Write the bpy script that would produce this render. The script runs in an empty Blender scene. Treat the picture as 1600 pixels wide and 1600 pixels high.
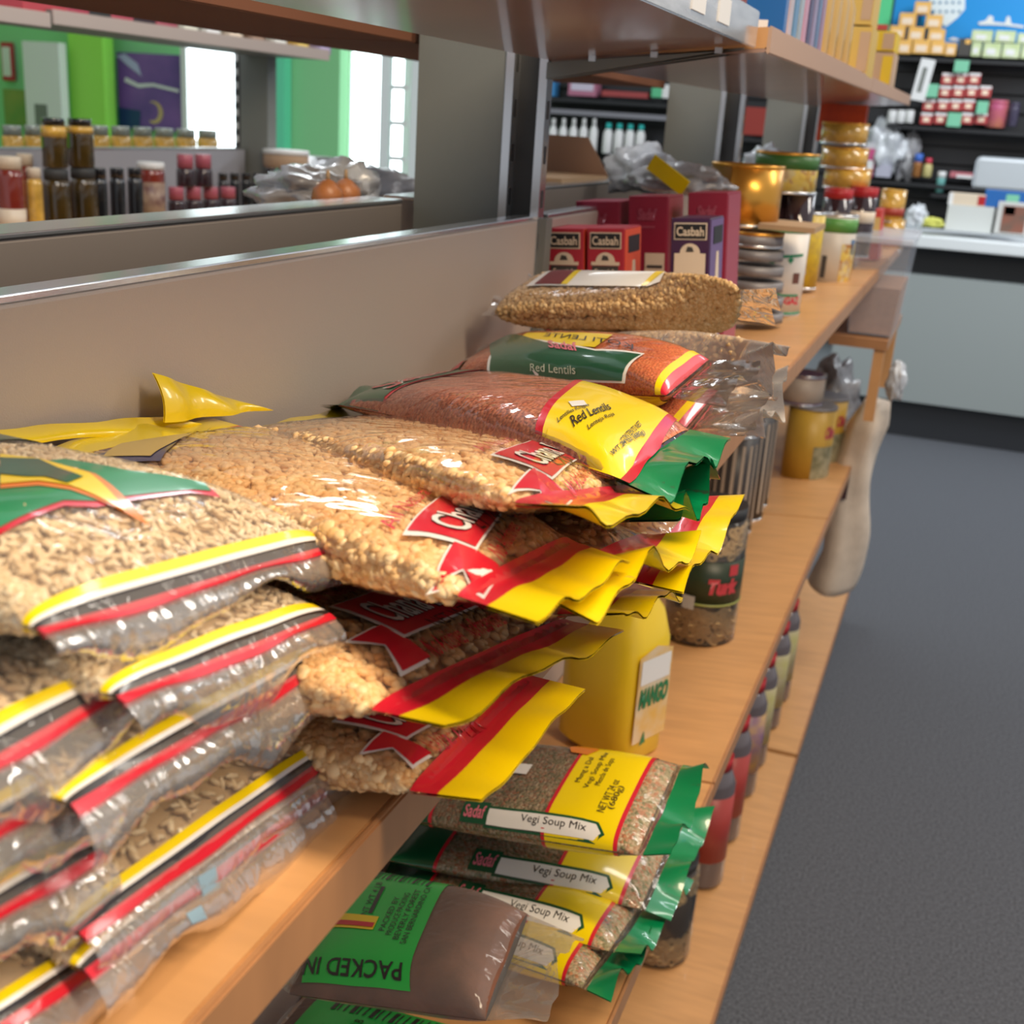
import bpy, bmesh, math, random
import numpy as np
from mathutils import Vector, Matrix, noise
random.seed(7); rng = np.random.default_rng(7)
C = bpy.context.scene.collection
SC = bpy.context.scene
H = 1.5                                   # eye height above the floor

# ---------------------------------------------------------------- camera
F = 1850.0
RX = Vector((0.93114147, 0.16921629, -0.32301921))    # rows: world x, y, z expressed in camera axes (right, down, forward)
RY = Vector((0.35926468, -0.27390918, 0.89213376))
RZ = Vector((0.06248564, -0.94675214, -0.31584163))
cd = bpy.data.cameras.new('camera'); cam = bpy.data.objects.new('camera', cd); C.objects.link(cam)
rot = Matrix(((RX.x, -RX.y, -RX.z), (RY.x, -RY.y, -RY.z), (RZ.x, -RZ.y, -RZ.z)))
cam.matrix_world = Matrix.Translation((0, 0, H)) @ rot.to_4x4()
cd.sensor_width = 36; cd.lens = F / 1600 * 36; cd.clip_start = 0.02; cd.clip_end = 100
cd.dof.use_dof = True; cd.dof.focus_distance = 0.72; cd.dof.aperture_fstop = 13
SC.camera = cam

# ---------------------------------------------------------------- world, lights, exposure
w = bpy.data.worlds.new('world'); SC.world = w; w.use_nodes = True
w.node_tree.nodes['Background'].inputs[0].default_value = (0.86, 0.89, 0.95, 1)
w.node_tree.nodes['Background'].inputs[1].default_value = 0.42
def area(name, loc, target, sx, sy, power, col):
    l = bpy.data.lights.new(name, 'AREA'); l.shape = 'RECTANGLE'; l.size = sx; l.size_y = sy; l.energy = power; l.color = col
    o = bpy.data.objects.new(name, l); C.objects.link(o); o.location = loc
    d = Vector(target) - Vector(loc); o.rotation_euler = d.to_track_quat('-Z', 'Y').to_euler(); return o
area('ceiling_tube_light', (0.75, 0.35, 3.0), (0.0, 0.4, 1.0), 0.3, 1.6, 46, (1.0, 0.80, 0.56))
area('ceiling_tube_light', (0.9, 2.9, 3.0), (0.1, 2.9, 1.0), 0.3, 1.6, 22, (1.0, 0.93, 0.84))
area('ceiling_tube_light', (0.9, 5.6, 3.0), (0.5, 6.2, 1.0), 0.4, 2.0, 50, (0.9, 0.96, 1.0))
area('ceiling_tube_light', (-2.6, 4.6, 3.0), (-2.6, 4.6, 1.0), 0.4, 2.0, 30, (0.9, 0.96, 1.0))
area('ceiling_tube_light', (-1.4, 1.6, 3.0), (-1.6, 1.6, 1.0), 0.3, 1.6, 14, (0.95, 0.97, 1.0))
SC.view_settings.view_transform = 'Standard'; SC.view_settings.look = 'None'
SC.view_settings.exposure = 0.35; SC.view_settings.gamma = 1.0; SC.view_settings.use_curve_mapping = False

# ---------------------------------------------------------------- anchors: a point seen at a pixel, at a known real plane
def ray(px, py):
    v = Vector((px - 800.0, py - 800.0, F)); return Vector((RX.dot(v), RY.dot(v), RZ.dot(v)))
def AX(px, py, x): r = ray(px, py); r = r * (x / r.x); return Vector((r.x, r.y, r.z + H))
def AY(px, py, y): r = ray(px, py); r = r * (y / r.y); return Vector((r.x, r.y, r.z + H))
def AZ(px, py, z): r = ray(px, py); r = r * (z / r.z); return Vector((r.x, r.y, r.z + H))
def W(x, y, z): return Vector((x, y, z + H))
def proj(p):
    q = Vector((p[0], p[1], p[2] - H)); c = RX * q.x + RY * q.y + RZ * q.z
    return 800 + F * c.x / c.z, 800 + F * c.y / c.z

# ---------------------------------------------------------------- materials
MC = {}
def mat(name, col, rough=0.5, metal=0.0, coat=0.0, spec=0.5, bump=0.0, bscale=200.0, var=0.0, vscale=30.0, vstretch=(1, 1, 1), emit=0.0, trans=0.0, alpha=1.0, two=None):
    if name in MC: return MC[name]
    m = bpy.data.materials.new(name); MC[name] = m; m.use_nodes = True; nt = m.node_tree; b = nt.nodes['Principled BSDF']
    b.inputs['Base Color'].default_value = (*col, 1); b.inputs['Roughness'].default_value = rough; b.inputs['Metallic'].default_value = metal
    b.inputs['Coat Weight'].default_value = coat; b.inputs['Coat Roughness'].default_value = 0.08
    b.inputs['Specular IOR Level'].default_value = spec; b.inputs['Transmission Weight'].default_value = trans; b.inputs['Alpha'].default_value = alpha
    if emit: b.inputs['Emission Color'].default_value = (*col, 1); b.inputs['Emission Strength'].default_value = emit
    if var or bump or two:
        tc = nt.nodes.new('ShaderNodeTexCoord'); mp = nt.nodes.new('ShaderNodeMapping'); mp.inputs['Scale'].default_value = vstretch
        nt.links.new(tc.outputs['Object'], mp.inputs[0])
    if var or two:
        n = nt.nodes.new('ShaderNodeTexNoise'); n.inputs['Scale'].default_value = vscale; n.inputs['Detail'].default_value = 4
        nt.links.new(mp.outputs[0], n.inputs['Vector'])
        r = nt.nodes.new('ShaderNodeValToRGB'); r.color_ramp.elements[0].position = 0.3; r.color_ramp.elements[1].position = 0.7
        c0 = tuple(max(0, c * (1 - var)) for c in col); c1 = two or tuple(min(1, c * (1 + var)) for c in col)
        r.color_ramp.elements[0].color = (*c0, 1); r.color_ramp.elements[1].color = (*c1, 1)
        nt.links.new(n.outputs[0], r.inputs[0]); nt.links.new(r.outputs[0], b.inputs['Base Color'])
    if bump:
        n2 = nt.nodes.new('ShaderNodeTexNoise'); n2.inputs['Scale'].default_value = bscale; n2.inputs['Detail'].default_value = 3
        bp = nt.nodes.new('ShaderNodeBump'); bp.inputs['Strength'].default_value = bump; bp.inputs['Distance'].default_value = 0.002
        nt.links.new(mp.outputs[0], n2.inputs['Vector']); nt.links.new(n2.outputs[0], bp.inputs['Height']); nt.links.new(bp.outputs[0], b.inputs['Normal'])
    return m

def film_mat(name='clear_film', haze=0.05, wrinkle=0.5, rough=0.05, refl=1.0, bs=20.0):
    if name in MC: return MC[name]
    m = bpy.data.materials.new(name); MC[name] = m; m.use_nodes = True; nt = m.node_tree; nt.nodes.clear()
    out = nt.nodes.new('ShaderNodeOutputMaterial'); tr = nt.nodes.new('ShaderNodeBsdfTransparent'); tr.inputs[0].default_value = (0.97, 0.96, 0.95, 1)
    gl = nt.nodes.new('ShaderNodeBsdfGlossy'); gl.inputs['Roughness'].default_value = rough; gl.inputs[0].default_value = (1, 1, 1, 1)
    df = nt.nodes.new('ShaderNodeBsdfDiffuse'); df.inputs[0].default_value = (0.9, 0.87, 0.84, 1)
    tc = nt.nodes.new('ShaderNodeTexCoord'); mp = nt.nodes.new('ShaderNodeMapping'); mp.inputs['Scale'].default_value = (0.6, 1.3, 1)
    nt.links.new(tc.outputs['Object'], mp.inputs[0])
    n = nt.nodes.new('ShaderNodeTexNoise'); n.inputs['Scale'].default_value = bs; n.inputs['Detail'].default_value = 2.5; n.inputs['Distortion'].default_value = 1.2
    nt.links.new(mp.outputs[0], n.inputs['Vector'])
    bp = nt.nodes.new('ShaderNodeBump'); bp.inputs['Strength'].default_value = wrinkle; bp.inputs['Distance'].default_value = 0.010
    nt.links.new(n.outputs[0], bp.inputs['Height']); nt.links.new(bp.outputs[0], gl.inputs['Normal'])
    fr = nt.nodes.new('ShaderNodeFresnel'); fr.inputs['IOR'].default_value = 1.45; nt.links.new(bp.outputs[0], fr.inputs['Normal'])
    mu = nt.nodes.new('ShaderNodeMath'); mu.operation = 'MULTIPLY'; mu.use_clamp = True; mu.inputs[1].default_value = refl; nt.links.new(fr.outputs[0], mu.inputs[0])
    m1 = nt.nodes.new('ShaderNodeMixShader'); m1.inputs[0].default_value = haze; nt.links.new(tr.outputs[0], m1.inputs[1]); nt.links.new(df.outputs[0], m1.inputs[2])
    m2 = nt.nodes.new('ShaderNodeMixShader'); nt.links.new(mu.outputs[0], m2.inputs[0]); nt.links.new(m1.outputs[0], m2.inputs[1]); nt.links.new(gl.outputs[0], m2.inputs[2])
    nt.links.new(m2.outputs[0], out.inputs[0]); return m

def grain_mat(name, c0, c1, c2, rough=0.5, sss=0.0):
    """colour from a per-grain random attribute"""
    if name in MC: return MC[name]
    m = bpy.data.materials.new(name); MC[name] = m; m.use_nodes = True; nt = m.node_tree; b = nt.nodes['Principled BSDF']
    at = nt.nodes.new('ShaderNodeAttribute'); at.attribute_name = 'rnd'; r = nt.nodes.new('ShaderNodeValToRGB')
    r.color_ramp.elements[0].color = (*c0, 1); r.color_ramp.elements[1].color = (*c2, 1); e = r.color_ramp.elements.new(0.5); e.color = (*c1, 1)
    nt.links.new(at.outputs['Fac'], r.inputs[0]); nt.links.new(r.outputs[0], b.inputs['Base Color']); b.inputs['Roughness'].default_value = rough
    return m
def seed_mat(name, cols, scale, bump=0.8, rough=0.55, stretch=(1, 1, 1)):
    """tiny seeds: voronoi cells with their own colour and relief"""
    if name in MC: return MC[name]
    m = bpy.data.materials.new(name); MC[name] = m; m.use_nodes = True; nt = m.node_tree; b = nt.nodes['Principled BSDF']; b.inputs['Roughness'].default_value = rough
    tc = nt.nodes.new('ShaderNodeTexCoord'); mp = nt.nodes.new('ShaderNodeMapping'); mp.inputs['Scale'].default_value = stretch; nt.links.new(tc.outputs['Object'], mp.inputs[0])
    v = nt.nodes.new('ShaderNodeTexVoronoi'); v.inputs['Scale'].default_value = scale; nt.links.new(mp.outputs[0], v.inputs['Vector'])
    sp = nt.nodes.new('ShaderNodeSeparateColor'); nt.links.new(v.outputs['Color'], sp.inputs[0])
    r = nt.nodes.new('ShaderNodeValToRGB'); n = len(cols)
    while len(r.color_ramp.elements) < n: r.color_ramp.elements.new(0.5)
    for i, c in enumerate(cols): r.color_ramp.elements[i].position = i / (n - 1); r.color_ramp.elements[i].color = (*c, 1)
    nt.links.new(sp.outputs[0], r.inputs[0]); nt.links.new(r.outputs[0], b.inputs['Base Color'])
    mr = nt.nodes.new('ShaderNodeMath'); mr.operation = 'SUBTRACT'; mr.inputs[0].default_value = 1.0; nt.links.new(v.outputs['Distance'], mr.inputs[1])
    bp = nt.nodes.new('ShaderNodeBump'); bp.inputs['Strength'].default_value = bump; bp.inputs['Distance'].default_value = 0.004
    nt.links.new(mr.outputs[0], bp.inputs['Height']); nt.links.new(bp.outputs[0], b.inputs['Normal']); return m
def ink(name, col, rough=0.35, coat=0.6): return mat('ink_' + name, col, rough, 0, coat)

# ---------------------------------------------------------------- mesh helpers
def link(o, parent=None):
    C.objects.link(o)
    if parent is not None: o.parent = parent
    return o
def mesh_obj(name, me, m=None, parent=None, smooth=False):
    o = bpy.data.objects.new(name, me); link(o, parent)
    for x in (m if isinstance(m, (list, tuple)) else [m] if m else []): me.materials.append(x)
    if smooth: me.polygons.foreach_set('use_smooth', [True] * len(me.polygons))
    return o
def obj(name, bm, m=None, parent=None, smooth=False):
    me = bpy.data.meshes.new(name); bm.to_mesh(me); bm.free(); return mesh_obj(name, me, m, parent, smooth)
def empty(name, loc, rz=0.0, ry=0.0):
    o = bpy.data.objects.new(name, None); C.objects.link(o); o.location = loc; o.rotation_euler = (0, ry, rz); o.empty_display_size = 0.05; return o
def tag(o, label=None, cat=None, group=None, kind=None):
    if label: o['label'] = label
    if cat: o['category'] = cat
    if group: o['group'] = group
    if kind: o['kind'] = kind
    return o
def add_box(bm, x0, x1, y0, y1, z0, z1, bev=0.0, mi=0):
    r = bmesh.ops.create_cube(bm, size=1.0); vs = r['verts']
    for v in vs: v.co = Vector(((x0 + x1) / 2 + v.co.x * (x1 - x0), (y0 + y1) / 2 + v.co.y * (y1 - y0), (z0 + z1) / 2 + v.co.z * (z1 - z0)))
    fs = set(f for v in vs for f in v.link_faces)
    for f in fs: f.material_index = mi
    if bev: bmesh.ops.bevel(bm, geom=list(set(e for v in vs for e in v.link_edges)), offset=bev, segments=2, affect='EDGES', profile=0.5)
    return bm
def box(name, x0, x1, y0, y1, z0, z1, m, parent=None, bev=0.0):
    return obj(name, add_box(bmesh.new(), x0, x1, y0, y1, z0, z1, bev), m, parent)
def add_prism(bm, pts, d):
    """extrude a polygon (list of Vectors) along vector d"""
    a = [bm.verts.new(p) for p in pts]; b = [bm.verts.new(Vector(p) + Vector(d)) for p in pts]; n = len(a)
    bm.faces.new(a); bm.faces.new(b[::-1])
    for i in range(n): bm.faces.new((a[i], b[i], b[(i + 1) % n], a[(i + 1) % n]))
    bmesh.ops.recalc_face_normals(bm, faces=bm.faces); return bm
def add_lathe(bm, prof, n=28, cx=0.0, cy=0.0, mi=0):
    rings = []
    for r, z in prof:
        rings.append([bm.verts.new((cx + r * math.cos(2 * math.pi * k / n), cy + r * math.sin(2 * math.pi * k / n), z)) for k in range(n)])
    for a, b in zip(rings, rings[1:]):
        for k in range(n):
            f = bm.faces.new((a[k], a[(k + 1) % n], b[(k + 1) % n], b[k])); f.material_index = mi; f.smooth = True
    for ring, fl in ((rings[0], True), (rings[-1], False)):
        f = bm.faces.new(ring[::-1] if fl else ring); f.material_index = mi
    return bm
def lathe(name, prof, m, parent=None, n=28): return obj(name, add_lathe(bmesh.new(), prof, n), m, parent)
def dup(root, loc, label=None, rz=None, group=None):
    def cp(o, par):
        c = o.copy(); C.objects.link(c)
        if par is not None: c.parent = par
        for ch in [x for x in kids.get(o, [])]: cp(ch, c)
        return c
    kids = {}
    for x in bpy.data.objects:
        if x.parent: kids.setdefault(x.parent, []).append(x)
    r = cp(root, None); r.location = loc
    if rz is not None: r.rotation_euler[2] = rz
    if label: r['label'] = label
    if group: r['group'] = group
    return r

# ---------------------------------------------------------------- flat ink shapes mapped onto curved surfaces
TXT = {}
def text2d(s, shear=0.0, bold=0.0):
    key = (s, shear, bold)
    if key not in TXT:
        cu = bpy.data.curves.new('t', 'FONT'); cu.body = s; cu.shear = shear; cu.offset = bold; cu.resolution_u = 3; cu.fill_mode = 'BOTH'
        o = bpy.data.objects.new('t', cu); C.objects.link(o); dg = bpy.context.evaluated_depsgraph_get(); dg.update()
        me = bpy.data.meshes.new_from_object(o.evaluated_get(dg)); vs = [v.co.copy() for v in me.vertices]; fs = [tuple(p.vertices) for p in me.polygons]
        bpy.data.objects.remove(o); bpy.data.curves.remove(cu); bpy.data.meshes.remove(me)
        x0 = min(v.x for v in vs); x1 = max(v.x for v in vs); y0 = min(v.y for v in vs); y1 = max(v.y for v in vs)
        TXT[key] = ([((v.x - x0) / (x1 - x0), (v.y - y0) / (y1 - y0)) for v in vs], fs)
    return TXT[key]
def poly2d(pts):
    bm = bmesh.new(); vs = [bm.verts.new((p[0], p[1], 0)) for p in pts]; f = bm.faces.new(vs)
    bmesh.ops.triangulate(bm, faces=[f]); bm.verts.index_update()
    r = ([(v.co.x, v.co.y) for v in bm.verts], [tuple(v.index for v in f.verts) for f in bm.faces]); bm.free(); return r
def paint(name, shape, fn, m, parent, aff=None, du=0.03, dv=0.05):
    """cut the flat shape (verts, faces) on a grid and map every vertex with fn(u, v)"""
    vs, fs = shape; bm = bmesh.new()
    if aff: O, A, B = aff; vs = [(O[0] + x * A[0] + y * B[0], O[1] + x * A[1] + y * B[1]) for x, y in vs]
    bv = [bm.verts.new((p[0], p[1], 0)) for p in vs]
    for f in fs:
        try: bm.faces.new([bv[i] for i in f])
        except ValueError: pass
    for ax, d in ((0, du), (1, dv)):
        lo = min(p[ax] for p in vs); hi = max(p[ax] for p in vs); k = math.floor(lo / d) + 1
        while k * d < hi:
            co = [0, 0, 0]; no = [0, 0, 0]; co[ax] = k * d; no[ax] = 1
            bmesh.ops.bisect_plane(bm, geom=bm.verts[:] + bm.edges[:] + bm.faces[:], plane_co=co, plane_no=no, dist=1e-7); k += 1
    for v in bm.verts: v.co = fn(v.co.x, v.co.y)
    return obj(name, bm, m, parent, True)

# ---------------------------------------------------------------- grain clouds
def unit_grain(seg=7, rings=4):
    vs = [(0, 0, 1)]
    for i in range(1, rings):
        t = math.pi * i / rings
        for k in range(seg): a = 2 * math.pi * k / seg; vs.append((math.sin(t) * math.cos(a), math.sin(t) * math.sin(a), math.cos(t)))
    vs.append((0, 0, -1)); fs = []
    for k in range(seg): fs.append((0, 1 + k, 1 + (k + 1) % seg))
    for i in range(rings - 2):
        for k in range(seg): a = 1 + i * seg; fs += [(a + k, a + seg + k, a + seg + (k + 1) % seg), (a + k, a + seg + (k + 1) % seg, a + (k + 1) % seg)]
    b = 1 + (rings - 2) * seg; L = len(vs) - 1
    for k in range(seg): fs.append((L, b + (k + 1) % seg, b + k))
    return np.array(vs, float), np.array(fs, int)
def grain_mesh(name, pos, nrm, size, tilt, mats, core=None, jit=0.15, seg=7, rings=4):
    """size = (a, b, c) radii; c lies along the surface normal before the tilt. core = (verts, tris) optional body"""
    V0, F0 = unit_grain(seg, rings); n = len(pos)
    rv = rng.normal(size=(n, 3)); z = nrm + rv * tilt; z /= np.linalg.norm(z, axis=1)[:, None]
    t = rng.normal(size=(n, 3)); x = np.cross(t, z); x /= np.linalg.norm(x, axis=1)[:, None]; y = np.cross(z, x)
    sc = 1 + jit * rng.normal(size=(n, 1)); loc = V0[None] * np.array(size)[None, None]
    P = pos[:, None] + (x[:, None] * loc[..., 0:1] + y[:, None] * loc[..., 1:2] + z[:, None] * loc[..., 2:3]) * sc[:, None]
    verts = P.reshape(-1, 3); tris = (F0[None] + (np.arange(n) * len(V0))[:, None, None]).reshape(-1, 3)
    rnd = np.repeat(rng.random(n), len(V0)); mi = np.zeros(len(tris), int)
    if core is not None:
        cv, cf = core; tris = np.vstack([tris, cf + len(verts)]); verts = np.vstack([verts, cv]); rnd = np.concatenate([rnd, np.zeros(len(cv))]); mi = np.concatenate([mi, np.ones(len(cf), int)])
    me = bpy.data.meshes.new(name); me.vertices.add(len(verts)); me.vertices.foreach_set('co', verts.ravel())
    me.loops.add(len(tris) * 3); me.loops.foreach_set('vertex_index', tris.ravel()); me.polygons.add(len(tris))
    me.polygons.foreach_set('loop_start', np.arange(0, len(tris) * 3, 3)); me.polygons.foreach_set('loop_total', np.full(len(tris), 3))
    for m in mats: me.materials.append(m)
    me.polygons.foreach_set('material_index', mi); me.polygons.foreach_set('use_smooth', np.ones(len(tris), bool))
    a = me.attributes.new('rnd', 'FLOAT', 'POINT'); a.data.foreach_set('value', rnd); me.update(calc_edges=True); return me

# ---------------------------------------------------------------- pillow bag
class Bag:
    def __init__(s, name, bl, br, fl, fr, T=0.024, Tb=0.02, u0=0.08, u1=0.92, arch=0.0, wave=0.004, droop=0.0, wr=0.0012, seed=0, up=None, curl=0.0, fold=0.0, pu=3.2, pv=4.5, lean=0.7):
        s.lean = lean; s.fold = fold; s.name, s.T, s.Tb, s.u0, s.u1, s.arch, s.wave, s.droop, s.wr, s.seed, s.curl, s.pu, s.pv = name, T, Tb, u0, u1, arch, wave, droop, wr, seed, curl, pu, pv
        s.o = (Vector(bl) + Vector(fl)) / 2; s.c = [Vector(p) for p in (bl, br, fl, fr)]
        s.U = ((s.c[2] - s.c[0]) + (s.c[3] - s.c[1])) / 2; s.V = ((s.c[1] - s.c[0]) + (s.c[3] - s.c[2])) / 2
        s.N = s.U.cross(s.V).normalized(); s.L = s.U.length; s.Wd = s.V.length
        if s.N.z < 0: s.N = -s.N
        s.root = empty(name, s.S(0.5, 0.5, -1))
    def base(s, u, v):
        a, b, c, d = s.c; p = a * (1 - u) * (1 - v) + b * (1 - u) * v + c * u * (1 - v) + d * u * v
        z = s.arch * 4 * u * (1 - u)
        if u > 0.72: z -= s.droop * ((u - 0.72) / 0.28) ** 2
        if s.u1 < u:
            e = (u - s.u1) / (1 - s.u1)
            if s.fold: p = p - s.U * ((u - s.u1) * s.fold * e) + Vector((0, 0, s.curl * e * (1 + 0.25 * math.sin(v * 7 + s.seed))))
            z += s.wave * e * (math.sin(v * 9 + s.seed * 2.1) + 0.5 * math.sin(v * 21 + s.seed)) + (0 if s.fold else s.curl * e * e)
        elif u < s.u0:
            e = (s.u0 - u) / s.u0; z += s.wave * e * (math.sin(v * 8 + s.seed * 1.3) + 0.5 * math.sin(v * 19 + s.seed))
        return p + s.N * z
    def h(s, u, v):
        if u <= s.u0 or u >= s.u1: return 0.0
        t = (u - s.u0) / (s.u1 - s.u0); a = max(0, 1 - abs(2 * t - 1) ** s.pu) ** 0.55 * (s.lean + (1 - s.lean) * min(1, t * 1.3)); b = max(0, 1 - abs(2 * min(1, max(0, v)) - 1) ** s.pv) ** 0.5
        return a * b
    def S(s, u, v, side=1, off=0.0, k=1.0):
        p = s.base(u, v); hh = s.h(u, v); th = (s.T if side > 0 else s.Tb) * hh * k
        if s.wr:
            q = Vector((u * s.L * 28, v * s.Wd * 28, s.seed * 3.7 + side)); amp = s.wr * (0.35 + 0.65 * (1 - hh)) * min(1, hh * 3 + 0.15)
            th += noise.noise(q) * amp * k
        return p + s.N * side * (max(0.0, th + off) + 0.0002) - s.root_loc()
    def root_loc(s): return s.root.location if hasattr(s, 'root') else Vector((0, 0, 0))
    def top(s, off=0.0005): return lambda u, v: s.S(u, v, 1, off)
    def bot(s, off=0.0005): return lambda u, v: s.S(u, v, -1, off)
    def grid(s, nu, nv, ua=0.0, ub=1.0, k=1.0, off=0.0, vm=0.0):
        vs = []; fs = []
        for side in (1, -1):
            b = len(vs)
            for i in range(nu + 1):
                for j in range(nv + 1):
                    v = 0.5 - (0.5 - vm) * math.cos(math.pi * j / nv); vs.append(s.S(ua + (ub - ua) * i / nu, v, side, off, k))
            for i in range(nu):
                for j in range(nv):
                    a = b + i * (nv + 1) + j; q = (a, a + nv + 1, a + nv + 2, a + 1); fs.append(q if side > 0 else q[::-1])
        return vs, fs
    def film(s, m, nu=56, nv=26, name='film'):
        vs, fs = s.grid(nu, nv); me = bpy.data.meshes.new(name); me.from_pydata(vs, [], fs)
        bm = bmesh.new(); bm.from_mesh(me); bmesh.ops.remove_doubles(bm, verts=bm.verts, dist=0.00001); bm.to_mesh(me); bm.free()
        return mesh_obj(name, me, m, s.root, True)
    def core(s, k=1.0, nu=40, nv=20, off=-0.004):
        vs, fs = s.grid(nu, nv, s.u0 + 0.003, s.u1 - 0.003, k, off, 0.018 if off < -0.002 else 0.0); V = np.array([tuple(v) for v in vs]); T = []
        for f in fs: T += [(f[0], f[1], f[2]), (f[0], f[2], f[3])]
        return V, np.array(T, int)
    def fill(s, name, m):
        V, T = s.core(1.0, off=-0.0008); me = bpy.data.meshes.new(name); me.from_pydata([tuple(v) for v in V], [], [tuple(t) for t in T])
        o = mesh_obj(name, me, m, s.root, True); o['kind'] = 'stuff'; return o
    def grains(s, name, n, size, tilt, mats, k=0.9, low=0.35, vlow=(0.0, 0.3), seg=7, rings=4):
        pos = []; nr = []; ins = max(size[1] * 1.05, size[2] * 1.6) * 0.8 + 0.0008
        def put(u, v, side):
            p = s.S(u, v, side, -ins - random.choice((0, 0, 0.3, 1.2)) * size[2], 1.0); e = 0.01
            du = s.S(u + e, v, side, 0, k) - s.S(u - e, v, side, 0, k); dv = s.S(u, min(1, v + e), side, 0, k) - s.S(u, max(0, v - e), side, 0, k)
            q = du.cross(dv)
            if q.length < 1e-12: q = s.N * side
            q.normalize()
            if q.dot(s.N) * side < 0: q = -q
            pos.append(tuple(p)); nr.append(tuple(q))
        du = s.u1 - s.u0
        for i in range(n): put(s.u0 + du * (0.02 + 0.96 * random.random()), 0.5 - 0.465 * math.cos(math.pi * random.random()), 1)
        for i in range(int(n * low)):
            put(s.u0 + du * (0.02 + 0.96 * random.random()), 0.03 + vlow[0] + (vlow[1] - vlow[0]) * random.random() ** 2, -1)
        for i in range(int(n * 0.40)): put(s.u0 + du * (0.03 + 0.94 * random.random()), 0.012 + 0.06 * random.random(), random.choice((1, -1)))
        for i in range(int(n * 0.16)):      # the near side wall, between the upper and lower faces
            u = s.u0 + du * (0.03 + 0.94 * random.random()); v = 0.022 + 0.02 * random.random(); t = random.random()
            a = s.S(u, v, 1, -ins * 0.3); b = s.S(u, v, -1, -ins * 0.3); pos.append(tuple(a.lerp(b, t))); q = -s.V.normalized() + s.N * (1 - 2 * t); nr.append(tuple(q.normalized()))
        for i in range(int(n * 0.12)): put(s.u1 - du * (0.02 + 0.12 * random.random()), 0.04 + 0.92 * random.random(), -1)
        me = grain_mesh(name, np.array(pos), np.array(nr), size, tilt, mats, s.core(1.0, off=-ins - size[2] * 2.2), seg=seg, rings=rings)
        o = mesh_obj(name, me, None, s.root); o['kind'] = 'stuff'; return o
    def uv(s, px, py, side=1):
        """surface coordinates of the point of the bag seen at a pixel"""
        u, v = 0.5, 0.5; r = s.root_loc()
        for _ in range(30):
            a = proj(s.S(u, v, side) + r); e = 0.004; b = proj(s.S(u + e, v, side) + r); c = proj(s.S(u, v + e, side) + r)
            J = np.array([[(b[0] - a[0]) / e, (c[0] - a[0]) / e], [(b[1] - a[1]) / e, (c[1] - a[1]) / e]]); R_ = np.array([px - a[0], py - a[1]])
            try: d = np.linalg.solve(J, R_)
            except Exception: break
            d = np.clip(d, -0.12, 0.12); u = min(1.0, max(0.0, u + d[0])); v = min(1.0, max(0.0, v + d[1]))
        return u, v
    def strip(s, ua, ub, m, name='printed_band', va=0.0, vb=1.0, side=1, off=0.0004, nv=30, wob=0.0):
        vs = []; fs = []; nu = max(2, int((ub - ua) / 0.012))
        for i in range(nu + 1):
            for j in range(nv + 1):
                t = va + (vb - va) * j / nv; v = 0.5 - 0.5 * math.cos(math.pi * t) if (va == 0 and vb == 1) else t
                vs.append(s.S(min(1, max(0, ua + (ub - ua) * i / nu + wob * math.sin(v * 3.1))), v, side, off))
        for i in range(nu):
            for j in range(nv): a = i * (nv + 1) + j; fs.append((a, a + nv + 1, a + nv + 2, a + 1))
        me = bpy.data.meshes.new(name); me.from_pydata(vs, [], fs); return mesh_obj(name, me, m, s.root, True)
    def band(s, ua, ub, m, name='printed_band', off=0.0004):
        """one mesh round both faces"""
        vs = []; fs = []; nu = max(2, int((ub - ua) / 0.012)); nv = 28
        for side in (1, -1):
            b = len(vs)
            for i in range(nu + 1):
                for j in range(nv + 1): vs.append(s.S(ua + (ub - ua) * i / nu, 0.5 - 0.5 * math.cos(math.pi * j / nv), side, off))
            for i in range(nu):
                for j in range(nv): a = b + i * (nv + 1) + j; q = (a, a + nv + 1, a + nv + 2, a + 1); fs.append(q if side > 0 else q[::-1])
        me = bpy.data.meshes.new(name); me.from_pydata(vs, [], fs); return mesh_obj(name, me, m, s.root, True)
    def poly(s, pts, m, name='printed_shape', px=False, off=0.0006, side=1):
        if px: pts = [s.uv(*p, side) for p in pts]
        s.last = paint(name, poly2d(pts), s.top(off) if side > 0 else s.bot(off), m, s.root); return s.last
    def text(s, t, O, A, B, m, name='lettering', px=False, off=0.0012, shear=0.0, bold=0.0, side=1):
        """O origin, A end of the baseline, B top of the first letter"""
        if px: O, A, B = s.uv(*O, side), s.uv(*A, side), s.uv(*B, side)
        par = getattr(s, 'last', None); par = par if par is not None and any(k in par.name for k in ('label', 'ribbon', 'panel', 'badge')) else s.root
        return paint(name, text2d(t, shear, bold), s.top(off) if side > 0 else s.bot(off), m, par, (O, (A[0] - O[0], A[1] - O[1]), (B[0] - O[0], B[1] - O[1])), 0.04, 0.06)

# ---------------------------------------------------------------- common materials
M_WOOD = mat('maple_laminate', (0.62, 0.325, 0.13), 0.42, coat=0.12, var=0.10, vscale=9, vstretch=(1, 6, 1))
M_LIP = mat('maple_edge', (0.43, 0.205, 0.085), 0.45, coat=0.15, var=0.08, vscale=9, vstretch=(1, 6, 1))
M_DARKEDGE = mat('shelf_joint', (0.16, 0.07, 0.03), 0.6)
M_PANEL = mat('beige_steel_panel', (0.50, 0.43, 0.38), 0.42, bump=0.15, bscale=900)
M_GREY = mat('grey_steel', (0.19, 0.20, 0.185), 0.5, bump=0.25, bscale=1200)
M_DGREY = mat('dark_steel', (0.05, 0.05, 0.05), 0.6)
M_CHROME = mat('bare_steel', (0.72, 0.74, 0.76), 0.22, 0.9)
M_UNDER = mat('shelf_underside', (0.34, 0.21, 0.16), 0.28, coat=0.5, var=0.12, vscale=6)
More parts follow.
